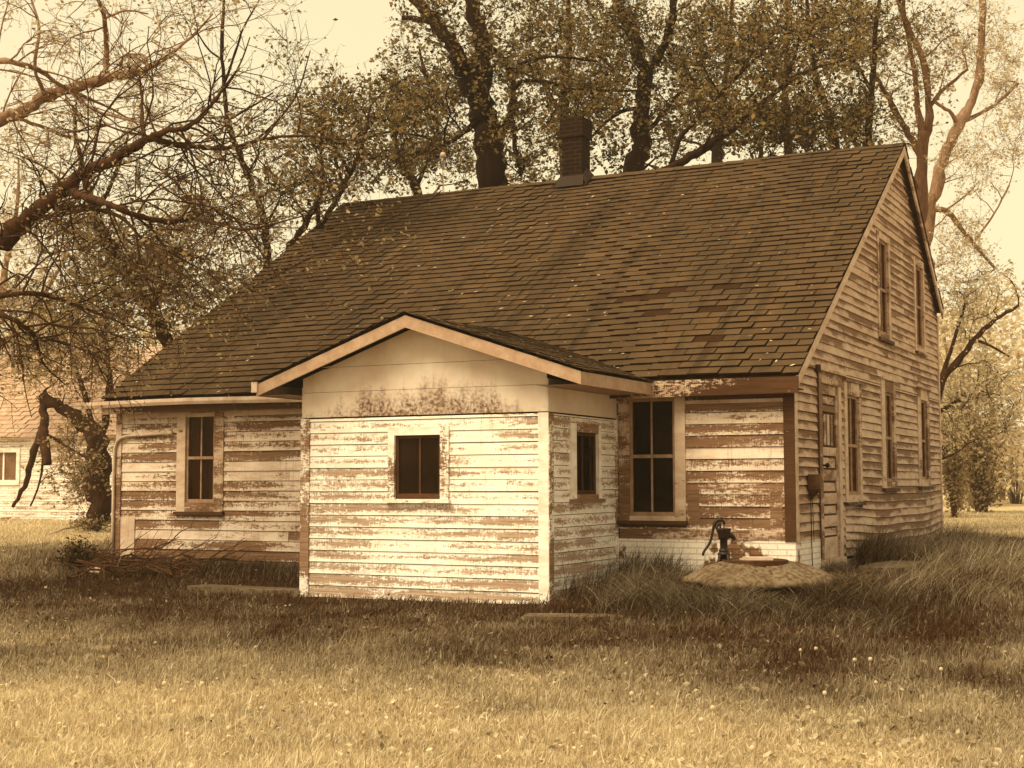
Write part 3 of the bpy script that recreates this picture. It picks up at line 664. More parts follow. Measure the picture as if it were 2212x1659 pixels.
# ------------------------------------------------------------------ trees
def bez(a, b, c, n):
    t = np.linspace(0, 1, n)[:, None]; return (1 - t) ** 2 * a + 2 * t * (1 - t) * b + t * t * c
def wander(p, d, L_, n, w_, grav=0.0):
    pts = [np.array(p, float)]; d = np.array(d, float); d /= np.linalg.norm(d)
    for _ in range(n):
        d = d + R.normal(size=3) * w_ + np.array([0, 0, grav]); d /= np.linalg.norm(d); pts.append(pts[-1] + d * L_ / n)
    return np.array(pts)
def sprout(mb, lv, p, d, L_, r, lvl, grav=0.0, leafy=3, w_=.22):
    n = 6; pts = wander(p, d, L_, n, w_, grav); mb.tube(pts, np.linspace(r, r * .35, n + 1), 4 if r < .012 else 5, False)
    if leafy and lvl <= 1:
        for _ in range(leafy): lv.append(pts[random.randint(1, n)] + R.normal(size=3) * .03)
        lv.append(pts[-1])
    if lvl > 0:
        for k in range(random.randint(3, 5)):
            i = random.randint(1, n - 1); dd = pts[i + 1] - pts[i]; dd /= np.linalg.norm(dd)
            q = R.normal(size=3); q -= dd * (q @ dd); q /= np.linalg.norm(q)
            sprout(mb, lv, pts[i], dd * .75 + q * .8, L_ * random.uniform(.35, .65), r * .55, lvl - 1, grav, leafy, w_)

def tree(name, label, depth, limbs, crowns, bk='bark', lf='leaf', leaf=.078, nl=70, group=None, cat='tree', spray=0, ground=True, seed=0, drift=.5, sprays=None, sleaf=2):
    wood = MB(); wood.smooth = True; nodes = []; LV = []; lim3 = []
    for i, lb in enumerate(limbs):
        n = len(lb); ph = random.uniform(0, 6)
        dep = [depth + (drift * math.sin(ph + j * .55) * (0 if i == 0 else 1)) * min(1, j / 2) for j in range(n)]
        if i: dep = [depth + (q - depth) * 1.4 for q in dep]
        P = np.array([at(x, y, q) for (x, y, r), q in zip(lb, dep)]); rr = np.array([r * depth / F2 for x, y, r in lb])
        if i == 0 and ground:            # the first limb starts at the foot of the trunk
            b = P[0].copy(); zg = float(gz(b[0], b[1]))
            if b[2] > zg + .2:
                k = max(2, int((b[2] - zg) / .8)); ext = np.array([[b[0] + .05 * math.sin(j), b[1], zg - .15 + (b[2] - zg + .15) * j / k] for j in range(k)])
                P = np.vstack([ext, P]); rr = np.concatenate([rr[0] * (1.0 + .55 * np.exp(-np.arange(k) * 1.3)) * (1 + .10 * (k - np.arange(k)) / k), rr])
        # finer, slightly crooked centre line
        t = np.arange(len(P)); tt = np.linspace(0, len(P) - 1, (len(P) - 1) * 4 + 1)
        Pf = np.stack([np.interp(tt, t, P[:, j]) for j in range(3)], 1); rf = np.interp(tt, t, rr)
        ker = np.array([1, 2, 3, 2, 1.]) / 9
        if len(Pf) > 6:
            sm = np.stack([np.convolve(np.pad(Pf[:, j], 2, 'edge'), ker, 'valid') for j in range(3)], 1); sm[0] = Pf[0]; sm[-1] = Pf[-1]; Pf = sm
        Pf[1:-1] += R.normal(size=(len(Pf) - 2, 3)) * (rf[1:-1, None] * .2); rf = rf * np.clip(1 + R.normal(size=len(rf)) * .07 + (R.random(len(rf)) < .08) * .16, .8, 1.3)
        wood.tube(Pf, rf, 12 if rf.max() > .12 else 8, True, .16 if rf.max() > .1 else .1)
        nodes += [(p, r) for p, r in zip(Pf[::2], rf[::2])]; lim3.append((Pf, rf))
    base = lim3[0][0][0].copy(); base[2] = float(gz(base[0], base[1])) if ground else base[2]
    for c in crowns:
        cx, cy, rx, ry, nc = c[:5]; dd = c[5] if len(c) > 5 else 2.0
        cl = []
        for _ in range(nc):
            a = random.uniform(0, 6.283); q = math.sqrt(random.random()); cl.append(at(cx + rx * q * math.cos(a), cy + ry * q * math.sin(a), depth + random.uniform(-dd, dd)))
        NP = np.array([q[0] for q in nodes]); cl.sort(key=lambda p: np.min(np.linalg.norm(NP - p, axis=1)))
        for p in cl:
            NP = np.array([q[0] for q in nodes]); ds = np.linalg.norm(NP - p, axis=1) + 1.1 * np.maximum(0, NP[:, 2] - p[2] + .3)
            j = int(np.argmin(ds)); a, ra = nodes[j]; Lb = np.linalg.norm(p - a)
            mid = (a + p) / 2 + np.array([0, 0, .12 * Lb]) + R.normal(size=3) * .10 * Lb
            n = max(4, int(Lb / .4)); pts = bez(a, mid, p, n + 1); pts[1:-1] += R.normal(size=(n - 1, 3)) * .03
            r0 = min(ra * .6, .012 + .014 * Lb); rs = np.linspace(r0, .007, n + 1)
            wood.tube(pts, rs, 5, False); nodes += list(zip(pts[1::2], rs[1::2]))
            nt_ = random.randint(5, 8); per = max(1, int(nl * 1.05) // nt_)
            for _ in range(nt_):
                i = random.randint(n // 2, n); d = R.normal(size=3); d[2] += .35
                tw = wander(pts[i], d, random.uniform(.35, .95), 4, .25); wood.tube(tw, [.006, .005, .004, .003, .002], 3, False)
                w4 = R.random((per, 1)); idx_ = R.integers(1, 4, per); LV.append(tw[idx_] * (1 - w4) + tw[idx_ + 1] * w4 + R.normal(size=(per, 3)) * .055)
    if spray:
        lv2 = []
        for k, (Pf, rf) in enumerate(lim3):
            if sprays and k not in sprays: continue
            L_ = np.linalg.norm(np.diff(Pf, axis=0), axis=1).sum(); m = int(L_ * spray)
            for _ in range(m):
                i = random.randint(len(Pf) // 8, len(Pf) - 2); d = Pf[i + 1] - Pf[i]; d /= np.linalg.norm(d)
                q = R.normal(size=3); q[2] += .1; q -= d * (q @ d); q /= np.linalg.norm(q)
                sprout(wood, lv2, Pf[i], d * .5 + q + RX * .25, random.uniform(.7, 1.9), min(.016, rf[i] * .5), 2, -.035, sleaf)
        if lv2: LV.append(np.array(lv2))
    root = empty(name, base, label=label, category=cat)
    if group: root['group'] = group
    shift(wood, base).build('trunk', M[bk], root)
    if LV:
        lb = MB(); leaves(lb, np.vstack(LV), leaf); shift(lb, base).build('crown', M[lf], root)
    return root
GB = 'trees behind the house'; GL = 'trees left of the house'; GR = 'trees right of the house'
tree('broad_tree', 'stout dark trunk forking above the roof, left of the brick chimney', 27,
     [[(1080, 480, 35), (1068, 410, 32), (1055, 330, 30), (1046, 260, 27), (1036, 212, 26), (1043, 150, 20), (1035, 80, 18), (1022, 20, 16), (1012, -60, 13), (1020, -160, 8)],
      [(1036, 215, 24), (1010, 160, 19), (990, 120, 16), (965, 75, 14), (935, 40, 13), (895, 0, 12), (855, -60, 9), (830, -130, 5)],
      [(945, 48, 8), (905, 42, 7), (870, 38, 5)], [(1060, 365, 15), (1079, 293, 9), (1105, 255, 8), (1109, 203, 7), (1103, 158, 6), (1083, 116, 5), (1049, 94, 4)],
      [(1108, 203, 5), (1122, 176, 4), (1160, 172, 4), (1230, 190, 4), (1330, 197, 3), (1400, 195, 2)], [(1103, 150, 4), (1140, 130, 4), (1200, 119, 3), (1290, 133, 2)], [(1104, 255, 6), (1112, 320, 5), (1125, 380, 4)],
      [(1040, 250, 8), (1000, 290, 5), (960, 315, 4), (900, 330, 3)]],
     [(960, 110, 120, 110, 34), (1120, 60, 110, 90, 32), (1170, 200, 130, 90, 40), (950, 270, 100, 90, 30), (1150, 320, 90, 70, 22), (960, -130, 150, 90, 22)], 'bark', 'leaf', nl=75, group=GB)
tree('broad_tree', 'dark trunk that splits into a wide fork right of the brick chimney', 28.5,
     [[(1362, 440, 24), (1372, 340, 22), (1384, 300, 20), (1392, 225, 15), (1394, 150, 16), (1371, 71, 13), (1334, 11, 10), (1310, -40, 8), (1300, -130, 5)],
      [(1394, 155, 12), (1424, 124, 10), (1443, 75, 9), (1454, 19, 8), (1462, -50, 7), (1455, -140, 4)], [(1392, 230, 5), (1340, 240, 4), (1300, 270, 3), (1250, 330, 2)],
      [(1388, 290, 6), (1440, 240, 4), (1500, 150, 3), (1560, 90, 2)]],
     [(1290, 60, 110, 90, 36), (1480, 80, 110, 90, 36), (1330, 190, 90, 60, 26), (1500, 200, 100, 80, 30), (1420, 310, 90, 50, 16), (1390, -130, 150, 90, 22)], 'bark', 'leaf', nl=75, group=GB)
tree('leaning_tree', 'long dark limb sweeping up to the right above the ridge', 25,
     [[(1385, 450, 14), (1425, 378, 11), (1469, 349, 9), (1518, 326, 9), (1574, 285, 8), (1615, 247, 7), (1649, 221, 6), (1694, 184, 5), (1739, 154, 4), (1791, 139, 3), (1850, 120, 2)],
      [(1450, 355, 6), (1469, 292, 5), (1525, 235, 4), (1581, 176, 4), (1640, 120, 3), (1680, 80, 2)], [(1600, 260, 5), (1605, 225, 3), (1640, 190, 2)], [(1690, 190, 4), (1720, 120, 3), (1730, 60, 2)]],
     [(1620, 110, 120, 90, 34), (1760, 110, 100, 80, 22), (1560, 230, 90, 70, 22), (1700, 250, 90, 50, 16)], 'bark', 'leaf', nl=75, group=GB)
tree('slim_tree', 'slanting trunk above the right part of the ridge', 30,
     [[(1812, 340, 12), (1806, 319, 11), (1791, 244, 8), (1765, 176, 7), (1752, 110, 5), (1745, 40, 4), (1740, -60, 3)], [(1795, 260, 5), (1760, 280, 4), (1735, 320, 3)]],
     [(1780, 80, 90, 90, 18), (1700, 290, 80, 50, 24), (1800, 250, 80, 50, 20)], 'bark', 'leaf_dark', nl=75, group=GB)
tree('slim_tree', 'straight thin dark trunk near the right end of the ridge', 29,
     [[(1872, 340, 8), (1874, 311, 8), (1881, 210, 7), (1887, 150, 6), (1889, 75, 5), (1900, 0, 4), (1905, -80, 3)], [(1883, 200, 4), (1860, 150, 3), (1830, 110, 2)]],
     [(1880, 80, 80, 90, 30), (1850, 240, 70, 60, 20)], 'bark', 'leaf', nl=75, group=GB)
tree('forked_tree', 'many stemmed tree spreading above the gable peak', 34,
     [[(1985, 520, 15), (1988, 420, 14), (1994, 300, 12), (2005, 285, 10), (2009, 225, 8), (1994, 124, 7), (1964, 67, 6), (1938, 0, 5), (1930, -70, 3)],
      [(1992, 305, 9), (1981, 210, 6), (1971, 124, 5), (1956, 56, 4), (1950, -20, 3)], [(1990, 340, 8), (1970, 300, 7), (1945, 262, 7), (1919, 210, 6), (1900, 180, 4), (1880, 140, 2)], [(2008, 230, 5), (2040, 190, 4), (2090, 150, 3)]],
     [(1940, 130, 80, 100, 26), (2030, 100, 70, 90, 18), (1950, -90, 80, 60, 10), (1930, 300, 40, 40, 8)], 'bark_red', 'leaf_mid', nl=55, group=GR)
tree('pale_tree', 'pale leaning tree beyond the gable at the right edge', 42,
     [[(1995, 560, 17), (2005, 461, 16), (2020, 405, 14), (2046, 322, 11), (2076, 262, 13), (2099, 225, 9), (2114, 180, 9), (2118, 94, 8), (2121, 0, 7), (2125, -80, 5)],
      [(2008, 450, 8), (2043, 452, 6), (2069, 484, 5), (2103, 525, 4), (2150, 580, 3)], [(2070, 270, 5), (2050, 240, 4), (2020, 220, 3)], [(2103, 525, 3), (2150, 460, 2), (2180, 400, 2)], [(2080, 262, 5), (2150, 230, 4), (2200, 180, 3)]],
     [(2130, 90, 90, 110, 42), (2130, -110, 90, 80, 16), (2120, 330, 80, 90, 30), (2060, 520, 70, 70, 24), (2190, 250, 50, 100, 24), (2080, 620, 60, 60, 16)], 'bark_pale', 'leaf_pale', nl=60, group=GR)
tree('crooked_tree', 'crooked dark branch reaching out from behind the rear corner', 31,
     [[(2012, 1090, 13), (2015, 900, 11), (2031, 824, 9), (2050, 801, 8), (2087, 759, 7), (2102, 734, 6), (2150, 690, 4), (2200, 660, 3)], [(2030, 824, 6), (2060, 740, 4), (2090, 640, 3)], [(2100, 735, 4), (2130, 740, 3), (2180, 770, 2)], [(2015, 900, 5), (2060, 870, 4), (2130, 850, 2)]],
     [(2110, 640, 80, 80, 22), (2130, 860, 80, 90, 34), (2060, 900, 40, 80, 14)], 'bark_mid', 'leaf_pale', nl=60, group=GR)
tree('slim_tree', 'slender trunk rising left of the roof verge into clear sky', 27,
     [[(572, 780, 11), (574, 600, 9), (577, 544, 8), (574, 487, 8), (555, 431, 7), (536, 379, 7), (510, 315, 6), (489, 262, 5), (484, 180, 4), (478, 112, 4), (484, 0, 3), (488, -80, 2)],
      [(484, 180, 3), (510, 110, 2.5), (525, 60, 2), (560, 0, 1.5)], [(489, 262, 3), (520, 245, 2.5), (590, 200, 1.5)], [(480, 130, 2.5), (450, 110, 2), (420, 60, 1.5)], [(515, 325, 3), (560, 300, 2.5), (640, 220, 2), (670, 110, 1.2)]],
     [(640, 340, 70, 90, 18), (560, 470, 60, 60, 14), (500, 600, 60, 60, 12)], 'bark', 'leaf_mid', nl=45, group=GL, spray=.9, sleaf=1)
tree('twin_stem_tree', 'two dark stems leaning right beside the upper left roof verge', 25,
     [[(560, 740, 11), (585, 600, 9), (620, 544, 8), (656, 487, 7), (686, 439, 6), (700, 390, 4), (690, 320, 3), (700, 250, 2)], [(655, 620, 8), (680, 500, 7), (700, 480, 6), (742, 405, 6), (770, 350, 5), (790, 289, 4), (800, 230, 3)], [(686, 439, 5), (690, 520, 5), (684, 560, 5)],
      [(742, 405, 4), (720, 330, 3), (715, 260, 2)], [(790, 300, 3), (850, 280, 2.5), (930, 300, 2)]],
     [(720, 250, 90, 70, 34), (650, 380, 90, 80, 30), (820, 330, 90, 70, 30), (840, 220, 60, 60, 14)], 'bark', 'leaf', nl=60, group=GL)
tree('slim_tree', 'short dark trunk just above the ridge left of the stout tree', 30,
     [[(920, 460, 11), (902, 410, 10), (880, 372, 7), (862, 345, 5), (850, 280, 4), (845, 200, 3)], [(900, 400, 5), (930, 340, 4), (950, 260, 3), (930, 180, 2), (910, 150, 4)], [(960, 230, 5), (930, 180, 5), (912, 140, 4), (905, 100, 2)]],
     [(870, 210, 90, 80, 30), (900, 330, 80, 60, 26), (1000, 350, 60, 50, 14)], 'bark', 'leaf', nl=65, group=GB)
tree('leaning_tree', 'thick dark trunk slanting down behind the left roof slope', 24,
     [[(392, 830, 16), (367, 751, 14), (337, 690, 14), (310, 645, 15), (285, 610, 15), (259, 562, 14), (225, 515, 14), (203, 470, 12), (190, 420, 9), (178, 360, 6), (160, 290, 4), (165, 220, 2)], [(200, 465, 7), (230, 420, 5), (260, 350, 4), (280, 280, 2)], [(190, 430, 6), (140, 400, 4), (100, 360, 3), (50, 340, 2)]],
     [(330, 560, 120, 90, 40), (230, 640, 120, 80, 34), (420, 640, 80, 80, 26), (420, 480, 80, 60, 18), (150, 500, 90, 70, 18)], 'bark', 'leaf_mid', nl=70, group=GL)
tree('broken_tree', 'dark leaning trunk with a snapped bough beside the left house corner', 30,
     [[(217, 1136, 27), (215, 1060, 25), (213, 990, 24), (203, 935, 21), (172, 905, 15), (130, 880, 13), (90, 853, 11)], [(92, 856, 8), (96, 900, 9), (92, 935, 10), (99, 980, 11), (102, 1005, 8)], [(90, 930, 7), (76, 960, 7), (64, 1017, 6), (49, 1062, 5), (28, 1094, 4)], [(94, 985, 3), (86, 1047, 2), (66, 1092, 2)],
      [(98, 938, 4), (140, 960, 3), (200, 1000, 2)], [(212, 960, 10), (230, 900, 8), (238, 820, 6), (230, 740, 4), (225, 660, 3)], [(205, 940, 6), (180, 840, 5), (150, 760, 4), (120, 680, 3)]],
     [(190, 980, 50, 70, 22), (150, 1030, 50, 60, 12), (130, 760, 110, 80, 36), (240, 760, 80, 70, 26), (40, 680, 70, 80, 20)], 'bark_mid', 'leaf_mid', nl=60, group=GL)
tree('spreading_tree', 'near tree leaning in from the left with long crooked bare boughs', 17,
     [[(-190, 900, 40), (-150, 760, 36), (-80, 620, 30), (-20, 535, 24), (30, 492, 20), (60, 470, 18), (100, 440, 17), (140, 402, 15), (200, 365, 12), (260, 335, 10), (300, 310, 9), (330, 295, 8), (365, 280, 6), (400, 278, 6), (425, 260, 5), (455, 230, 4), (485, 190, 4), (520, 140, 2), (540, 80, 1.2)],
      [(330, 297, 7), (360, 308, 6), (390, 315, 6), (430, 318, 5), (480, 322, 5), (520, 315, 4), (570, 300, 3.5), (640, 290, 3), (720, 300, 2), (790, 305, 1.2)], [(150, 412, 9), (180, 425, 8), (210, 432, 7), (250, 448, 6), (280, 460, 6), (330, 477, 6), (380, 480, 6), (415, 470, 6.5), (428, 450, 5), (440, 427, 4)],
      [(415, 472, 4), (440, 455, 4), (470, 452, 3.5), (505, 468, 3), (540, 510, 2.5), (590, 585, 1.8), (640, 640, 1)], [(420, 472, 3.5), (480, 487, 3), (530, 500, 2.5), (640, 470, 1.5), (700, 455, 1)], [(62, 470, 9), (80, 452, 8), (95, 415, 4)],
      [(310, 305, 5), (308, 260, 4), (305, 200, 3), (300, 150, 2)], [(570, 300, 2.5), (600, 260, 2), (640, 210, 1.2)], [(120, 450, 6), (160, 448, 6), (215, 450, 5), (270, 470, 4), (300, 510, 3), (345, 560, 2.5), (420, 610, 2), (480, 650, 1.3)],
      [(-120, 680, 14), (-40, 660, 7), (0, 676, 6), (45, 698, 5), (79, 729, 4), (88, 785, 2.5), (140, 830, 1.5)], [(-100, 650, 14), (-20, 640, 7), (75, 631, 5), (131, 646, 4), (187, 668, 3.5), (255, 695, 2.5), (330, 720, 1.3)], [(79, 729, 3), (140, 740, 3), (200, 765, 2.5), (255, 800, 1.5)]],
     [], 'bark_mid', 'leaf_mid', .05, group=GL, spray=3.4, drift=.9, sleaf=1)
tree('spreading_tree', 'pale thick bough with upright shoots high at the left edge', 22,
     [[(-260, 620, 34), (-160, 420, 28), (-60, 290, 20), (0, 255, 14), (49, 244, 14), (94, 210, 12), (150, 195, 11), (206, 176, 10), (281, 161, 9), (319, 150, 6), (375, 112, 4), (412, 82, 3), (460, 30, 1.5)],
      [(229, 170, 7), (229, 110, 6), (227, 37, 5), (210, 0, 4), (200, -70, 2)], [(262, 165, 4), (262, 120, 3), (290, 117, 3), (315, 118, 3), (320, 150, 3)], [(-90, 300, 10), (-20, 130, 7), (20, 130, 6), (79, 146, 5), (157, 202, 4), (225, 225, 3), (300, 270, 1.5)], [(20, 250, 5), (60, 262, 4), (150, 298, 4), (180, 305, 3), (260, 310, 1.5)],
      [(227, 40, 3), (270, 20, 2), (320, 30, 1.5)], [(100, 210, 5), (70, 150, 4), (90, 60, 3), (60, -20, 2)], [(150, 195, 4), (200, 240, 3), (290, 262, 2.5), (340, 270, 1.2)]],
     [(40, 330, 80, 60, 12)], 'bark_pale', 'leaf_pale', .06, nl=45, group=GL, spray=2.3, drift=.8, sleaf=2)
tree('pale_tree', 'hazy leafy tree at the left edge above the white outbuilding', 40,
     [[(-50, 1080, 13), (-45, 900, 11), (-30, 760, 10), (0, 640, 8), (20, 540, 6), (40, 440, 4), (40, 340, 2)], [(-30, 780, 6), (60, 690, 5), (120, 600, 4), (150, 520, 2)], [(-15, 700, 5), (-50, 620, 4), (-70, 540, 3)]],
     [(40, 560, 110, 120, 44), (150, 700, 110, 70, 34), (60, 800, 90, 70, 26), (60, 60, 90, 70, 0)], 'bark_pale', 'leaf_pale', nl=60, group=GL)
tree('broad_tree', 'leafy tree whose crown fills the gap far behind the chimney', 36,
     [[(1225, 430, 14), (1222, 330, 12), (1215, 250, 10), (1225, 150, 8), (1230, 60, 6), (1228, -40, 4)], [(1218, 260, 6), (1180, 190, 5), (1150, 120, 3)], [(1222, 300, 6), (1280, 220, 5), (1320, 140, 3)]],
     [(1230, 120, 130, 90, 44), (1230, -80, 120, 80, 16), (1240, 260, 110, 70, 30), (1120, 380, 70, 40, 10)], 'bark_mid', 'leaf', nl=65, leaf=.1, group=GB)
tree('broad_tree', 'leafy tree with a thin trunk far behind the right part of the roof', 36,
     [[(1545, 420, 11), (1550, 330, 10), (1558, 250, 8), (1570, 150, 6), (1580, 60, 5), (1582, -40, 3)], [(1556, 270, 5), (1510, 200, 4), (1480, 140, 3)], [(1552, 310, 6), (1630, 310, 4), (1650, 270, 4), (1660, 200, 3)], [(1640, 360, 6), (1645, 300, 5), (1655, 240, 4)]],
     [(1560, 110, 140, 90, 24), (1620, 270, 130, 55, 40), (1800, 290, 80, 40, 24), (1340, 330, 60, 40, 10)], 'bark', 'leaf_dark', nl=65, leaf=.1, group=GB)
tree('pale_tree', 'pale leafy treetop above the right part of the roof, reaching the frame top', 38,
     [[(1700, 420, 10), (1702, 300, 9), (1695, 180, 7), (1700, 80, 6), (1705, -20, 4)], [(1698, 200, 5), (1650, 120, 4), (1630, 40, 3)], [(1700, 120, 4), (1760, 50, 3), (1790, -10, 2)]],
     [(1680, 60, 150, 80, 28), (1710, -80, 140, 80, 20), (1850, 40, 110, 70, 22), (1500, 40, 90, 60, 14)], 'bark_mid', 'leaf_mid', nl=60, leaf=.1, group=GB)

# ------------------------------------------------------------------ far wood and bushes
mb = MB(); P = []
for lo, hi, top, n in ((-300, 640, 700, 22000), (1960, 2500, 640, 22000), (640, 1960, 420, 5000)):
    for _ in range(n):
        px = random.uniform(lo, hi); d = random.uniform(52, 72); tp = top + 160 * (vnoise(px / 90, d / 9) - .4)
        py = tp + (1060 - tp) * random.random() ** 1.0; p = at(px, py, d); P.append(p)
P = np.array(P); keep = vnoise(P[:, 0], P[:, 2] * 1.3, .55) + .25 * vnoise(P[:, 0], P[:, 2], 1.7, 2) > .42
leaves(mb, P[keep], .24)
for _ in range(46):
    px = random.choice((random.uniform(-300, 640), random.uniform(1990, 2600))); b = at(px, 1050, random.uniform(52, 70)); b[2] = .2
    mb.tube([b, b + np.array([random.uniform(-.3, .3), 0, 3]), b + np.array([random.uniform(-1, 1), 0, 7])], [.16, .12, .05], 5, tint=0.0)
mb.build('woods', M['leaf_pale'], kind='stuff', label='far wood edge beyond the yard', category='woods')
def bush(name, label, px, py, wpx, hpx, lf, n, leaf=.07, group=None):
    b = G(px, py); d = (b - CAM) @ np.append(FW[:2], 0); w_ = wpx * d / F2 / 2; h = hpx * d / F2
    st = MB(); LV = []
    for _ in range(int(14 + n / 60)):
        a = random.uniform(0, 6.283); q = math.sqrt(random.random()) * w_; e = np.array([math.cos(a) * q, math.sin(a) * q, h * random.uniform(.45, 1.0) * (1 - .45 * (q / w_) ** 2)])
        pts = bez(np.array([e[0] * .2, e[1] * .2, -.02]), np.array([e[0] * .4, e[1] * .4, e[2] * .7]), e, 6); st.tube(pts, np.linspace(.014, .003, 6), 4, False)
        for _ in range(max(1, int(n / (14 + n / 60)))):
            LV.append(pts[random.randint(2, 5)] + R.normal(size=3) * np.array([w_ * .22, w_ * .22, h * .12]))
    r = empty(name, b, label=label, category='bush')
    if group: r['group'] = group
    st.build('stems', M['stick'], r); l = MB(); LV = np.array(LV); LV[:, 2] = np.maximum(LV[:, 2], .02); leaves(l, LV, leaf); l.build('foliage', M[lf], r)
bush('shrub', 'small dark round shrub at the left end of the brush pile', 172, 1232, 84, 66, 'leaf_dark', 1500, .045)
bush('bush', 'leafy bush against the rear house corner, beneath the crooked branch', 2065, 1098, 70, 190, 'leaf_mid', 1800, .1, 'bushes at the right edge')
bush('bush', 'low dark bush at the right edge of the yard', 2125, 1092, 110, 60, 'leaf', 1500, .1, 'bushes at the right edge')
bush('bush', 'tall pale bush leaving the picture at the right edge', 2195, 1088, 110, 190, 'leaf_pale', 2200, .11, 'bushes at the right edge')
bush('bush', 'hazy thicket filling the gap right of the crooked tree', 2120, 1108, 120, 330, 'leaf_mid', 4200, .12, 'bushes at the right edge')
bush('bush', 'tangled brush close beside the rear corner of the gable wall', 2062, 1120, 50, 260, 'leaf_mid', 2600, .09, 'bushes at the right edge')
bush('bush', 'weedy bush at the foot of the broken tree', 205, 1150, 110, 44, 'leaf_mid', 900, .07)

# ------------------------------------------------------------------ white outbuilding
pA = at(60, 1108, 41); yb = pA[1]; zb = float(gz(pA[0], yb)) - .05
def onwall(px, py):
    d = ray(px, py); t = (yb - CAM[1]) / d[1]; return CAM + d * t
xl, xr = onwall(-150, 1100)[0], onwall(318, 1100)[0]; ze = onwall(60, 930)[2]
ob = empty('outbuilding', (0, 0, 0), label='white clapboard outbuilding with pale shingle roof at the left edge', category='building')
wa, wb = onwall(-24, 1037), onwall(38, 977); wh = (wa[0], wb[0], wa[2], wb[2])
Tb = TF(yb); mb = MB(); siding(mb, Tb, xl, xr, zb, ze, .15, [(wh[0] - .12, wh[1] + .12, wh[2] - .14, wh[3] + .12)], du=3); mb.build('siding', M['porch'], ob)
mb = MB(); backing(mb, Tb, xl, xr, zb - .3, ze, [wh]); mb.quad((xl, yb, zb), (xl, yb + 6, zb), (xl, yb + 6, ze), (xl, yb, ze)); mb.quad((xr, yb, zb), (xr, yb + 6, zb), (xr, yb + 6, ze), (xr, yb, ze)); mb.quad((xl, yb + 6, zb), (xr, yb + 6, zb), (xr, yb + 6, ze), (xl, yb + 6, ze))
rz = ze + 2.6
for x in (xl, xr): mb.poly([(x, yb, ze), (x, yb + 6, ze), (x, yb + 3, rz)])
mb.build('wall', M['dark'], ob)
mb = MB(); l = math.hypot(3.25, 2.6 * 3.25 / 3); V = np.array([0, 3.25 / l, (l ** 2 - 3.25 ** 2) ** .5 / l]); shingles(mb, (xl - .2, yb - .25, ze - .2), (1, 0, 0), V, (0, -V[2], V[1]), xr - xl + .4, l, .2, .5)
mb.quad((xl - .2, yb + 3, rz - .01), (xr + .2, yb + 3, rz - .01), (xr + .2, yb + 6.3, ze - .25), (xl - .2, yb + 6.3, ze - .25), bid=.5, dk=0)
mb.build('roof', plain('pale_lichen_shingle', .38, .3, 4, .95, .3), ob)
mb = MB(); a, b, c, d = wh
for q in ((a - .13, b + .13, d, d + .13), (a - .13, b + .13, c - .15, c), (a - .13, a, c, d), (b, b + .13, c, d)): mb.box((q[0], -.02, q[2]), (q[1], .05, q[3]), Tb, bid=.9, bv=.5)
for q in ((a, a + .06), (b - .06, b), ((a + b) / 2 - .03, (a + b) / 2 + .03)): mb.box((q[0], -.05, c), (q[1], -.01, d), Tb, bid=.9, bv=.5)
wn = mb.build('window', M['white_trim'], ob); mb = MB(); mb.quad(Tb(a, -.04, c), Tb(b, -.04, c), Tb(b, -.04, d), Tb(a, -.04, d)); mb.build('pane', plain('grimy_glass', .16, .5, 3, .25, .1, 0, .3), wn)

# ------------------------------------------------------------------ well cover, pump, slabs
WC = np.array([0.0, -1.45, .0]); th = np.arange(64) * 2 * math.pi / 64
Rw = .76 + .03 * np.sin(th * 3 + 1) + .02 * np.sin(th * 7) + R.normal(size=64) * .016
zo = .10 + .012 * np.sin(th * 2); prof = [(0, .185), (.3, .182), (.5, .165), (.68, .125), (.82, .075), (.92, .036), (.985, .012), (1.0, -.02), (.99, -.06), (.5, -.065)]
v = []
for k, (f, dz) in enumerate(prof):
    low = np.where(k in (8,), (R.random(64) * .03 + .018 * np.sin(th * 5)), 0)
    for t_, r_, z_, q in zip(th, Rw, zo, low + np.zeros(64)): v.append((math.cos(t_) * r_ * f, math.sin(t_) * r_ * f, z_ + dz + q + (0 if f < .1 else random.uniform(-.007, .007))))
n = 64; q = [[i * n + j, i * n + (j + 1) % n, (i + 1) * n + (j + 1) % n, (i + 1) * n + j] for i in range(len(prof) - 1) for j in range(n)]
well = empty('well_cover', WC, label='round broken edged concrete well cover in the long grass', category='well cover')
mb = MB(); mb.smooth = True; mb.add(v, q); mb.build('slab', M['concrete'], well)
mb = MB(); mb.lathe([(.60, .08), (.60, -.35)], n=32); mb.build('curb', plain('dark_well_curb', .05, .5, 8, .95, .5), well)
LC = WC + RX * -.02 + FW * -.05
mb = MB(); mb.lathe([(.001, .012), (.30, .012), (.315, .018), (.335, .014), (.34, -.03)], n=40); o = mb.build('iron_cover', plain('rusty_iron_lid', .06, .5, 12, .7, .4, .3), None, label='flat rusty iron lid on top of the well cover', category='lid'); o.location = LC + np.array([0, 0, .283])
mb = MB(); mb.box((-.13, -.09, 0), (.15, .08, .03)); mb.box((-.17, -.07, 0), (-.10, .03, .018)); o = mb.build('stone_block', M['tin'], None, label='pale flat stone lying on the rusty well lid', category='stone'); o.location = LC + np.array([.03, -.02, .297]); o.rotation_euler = (0, 0, YAW)

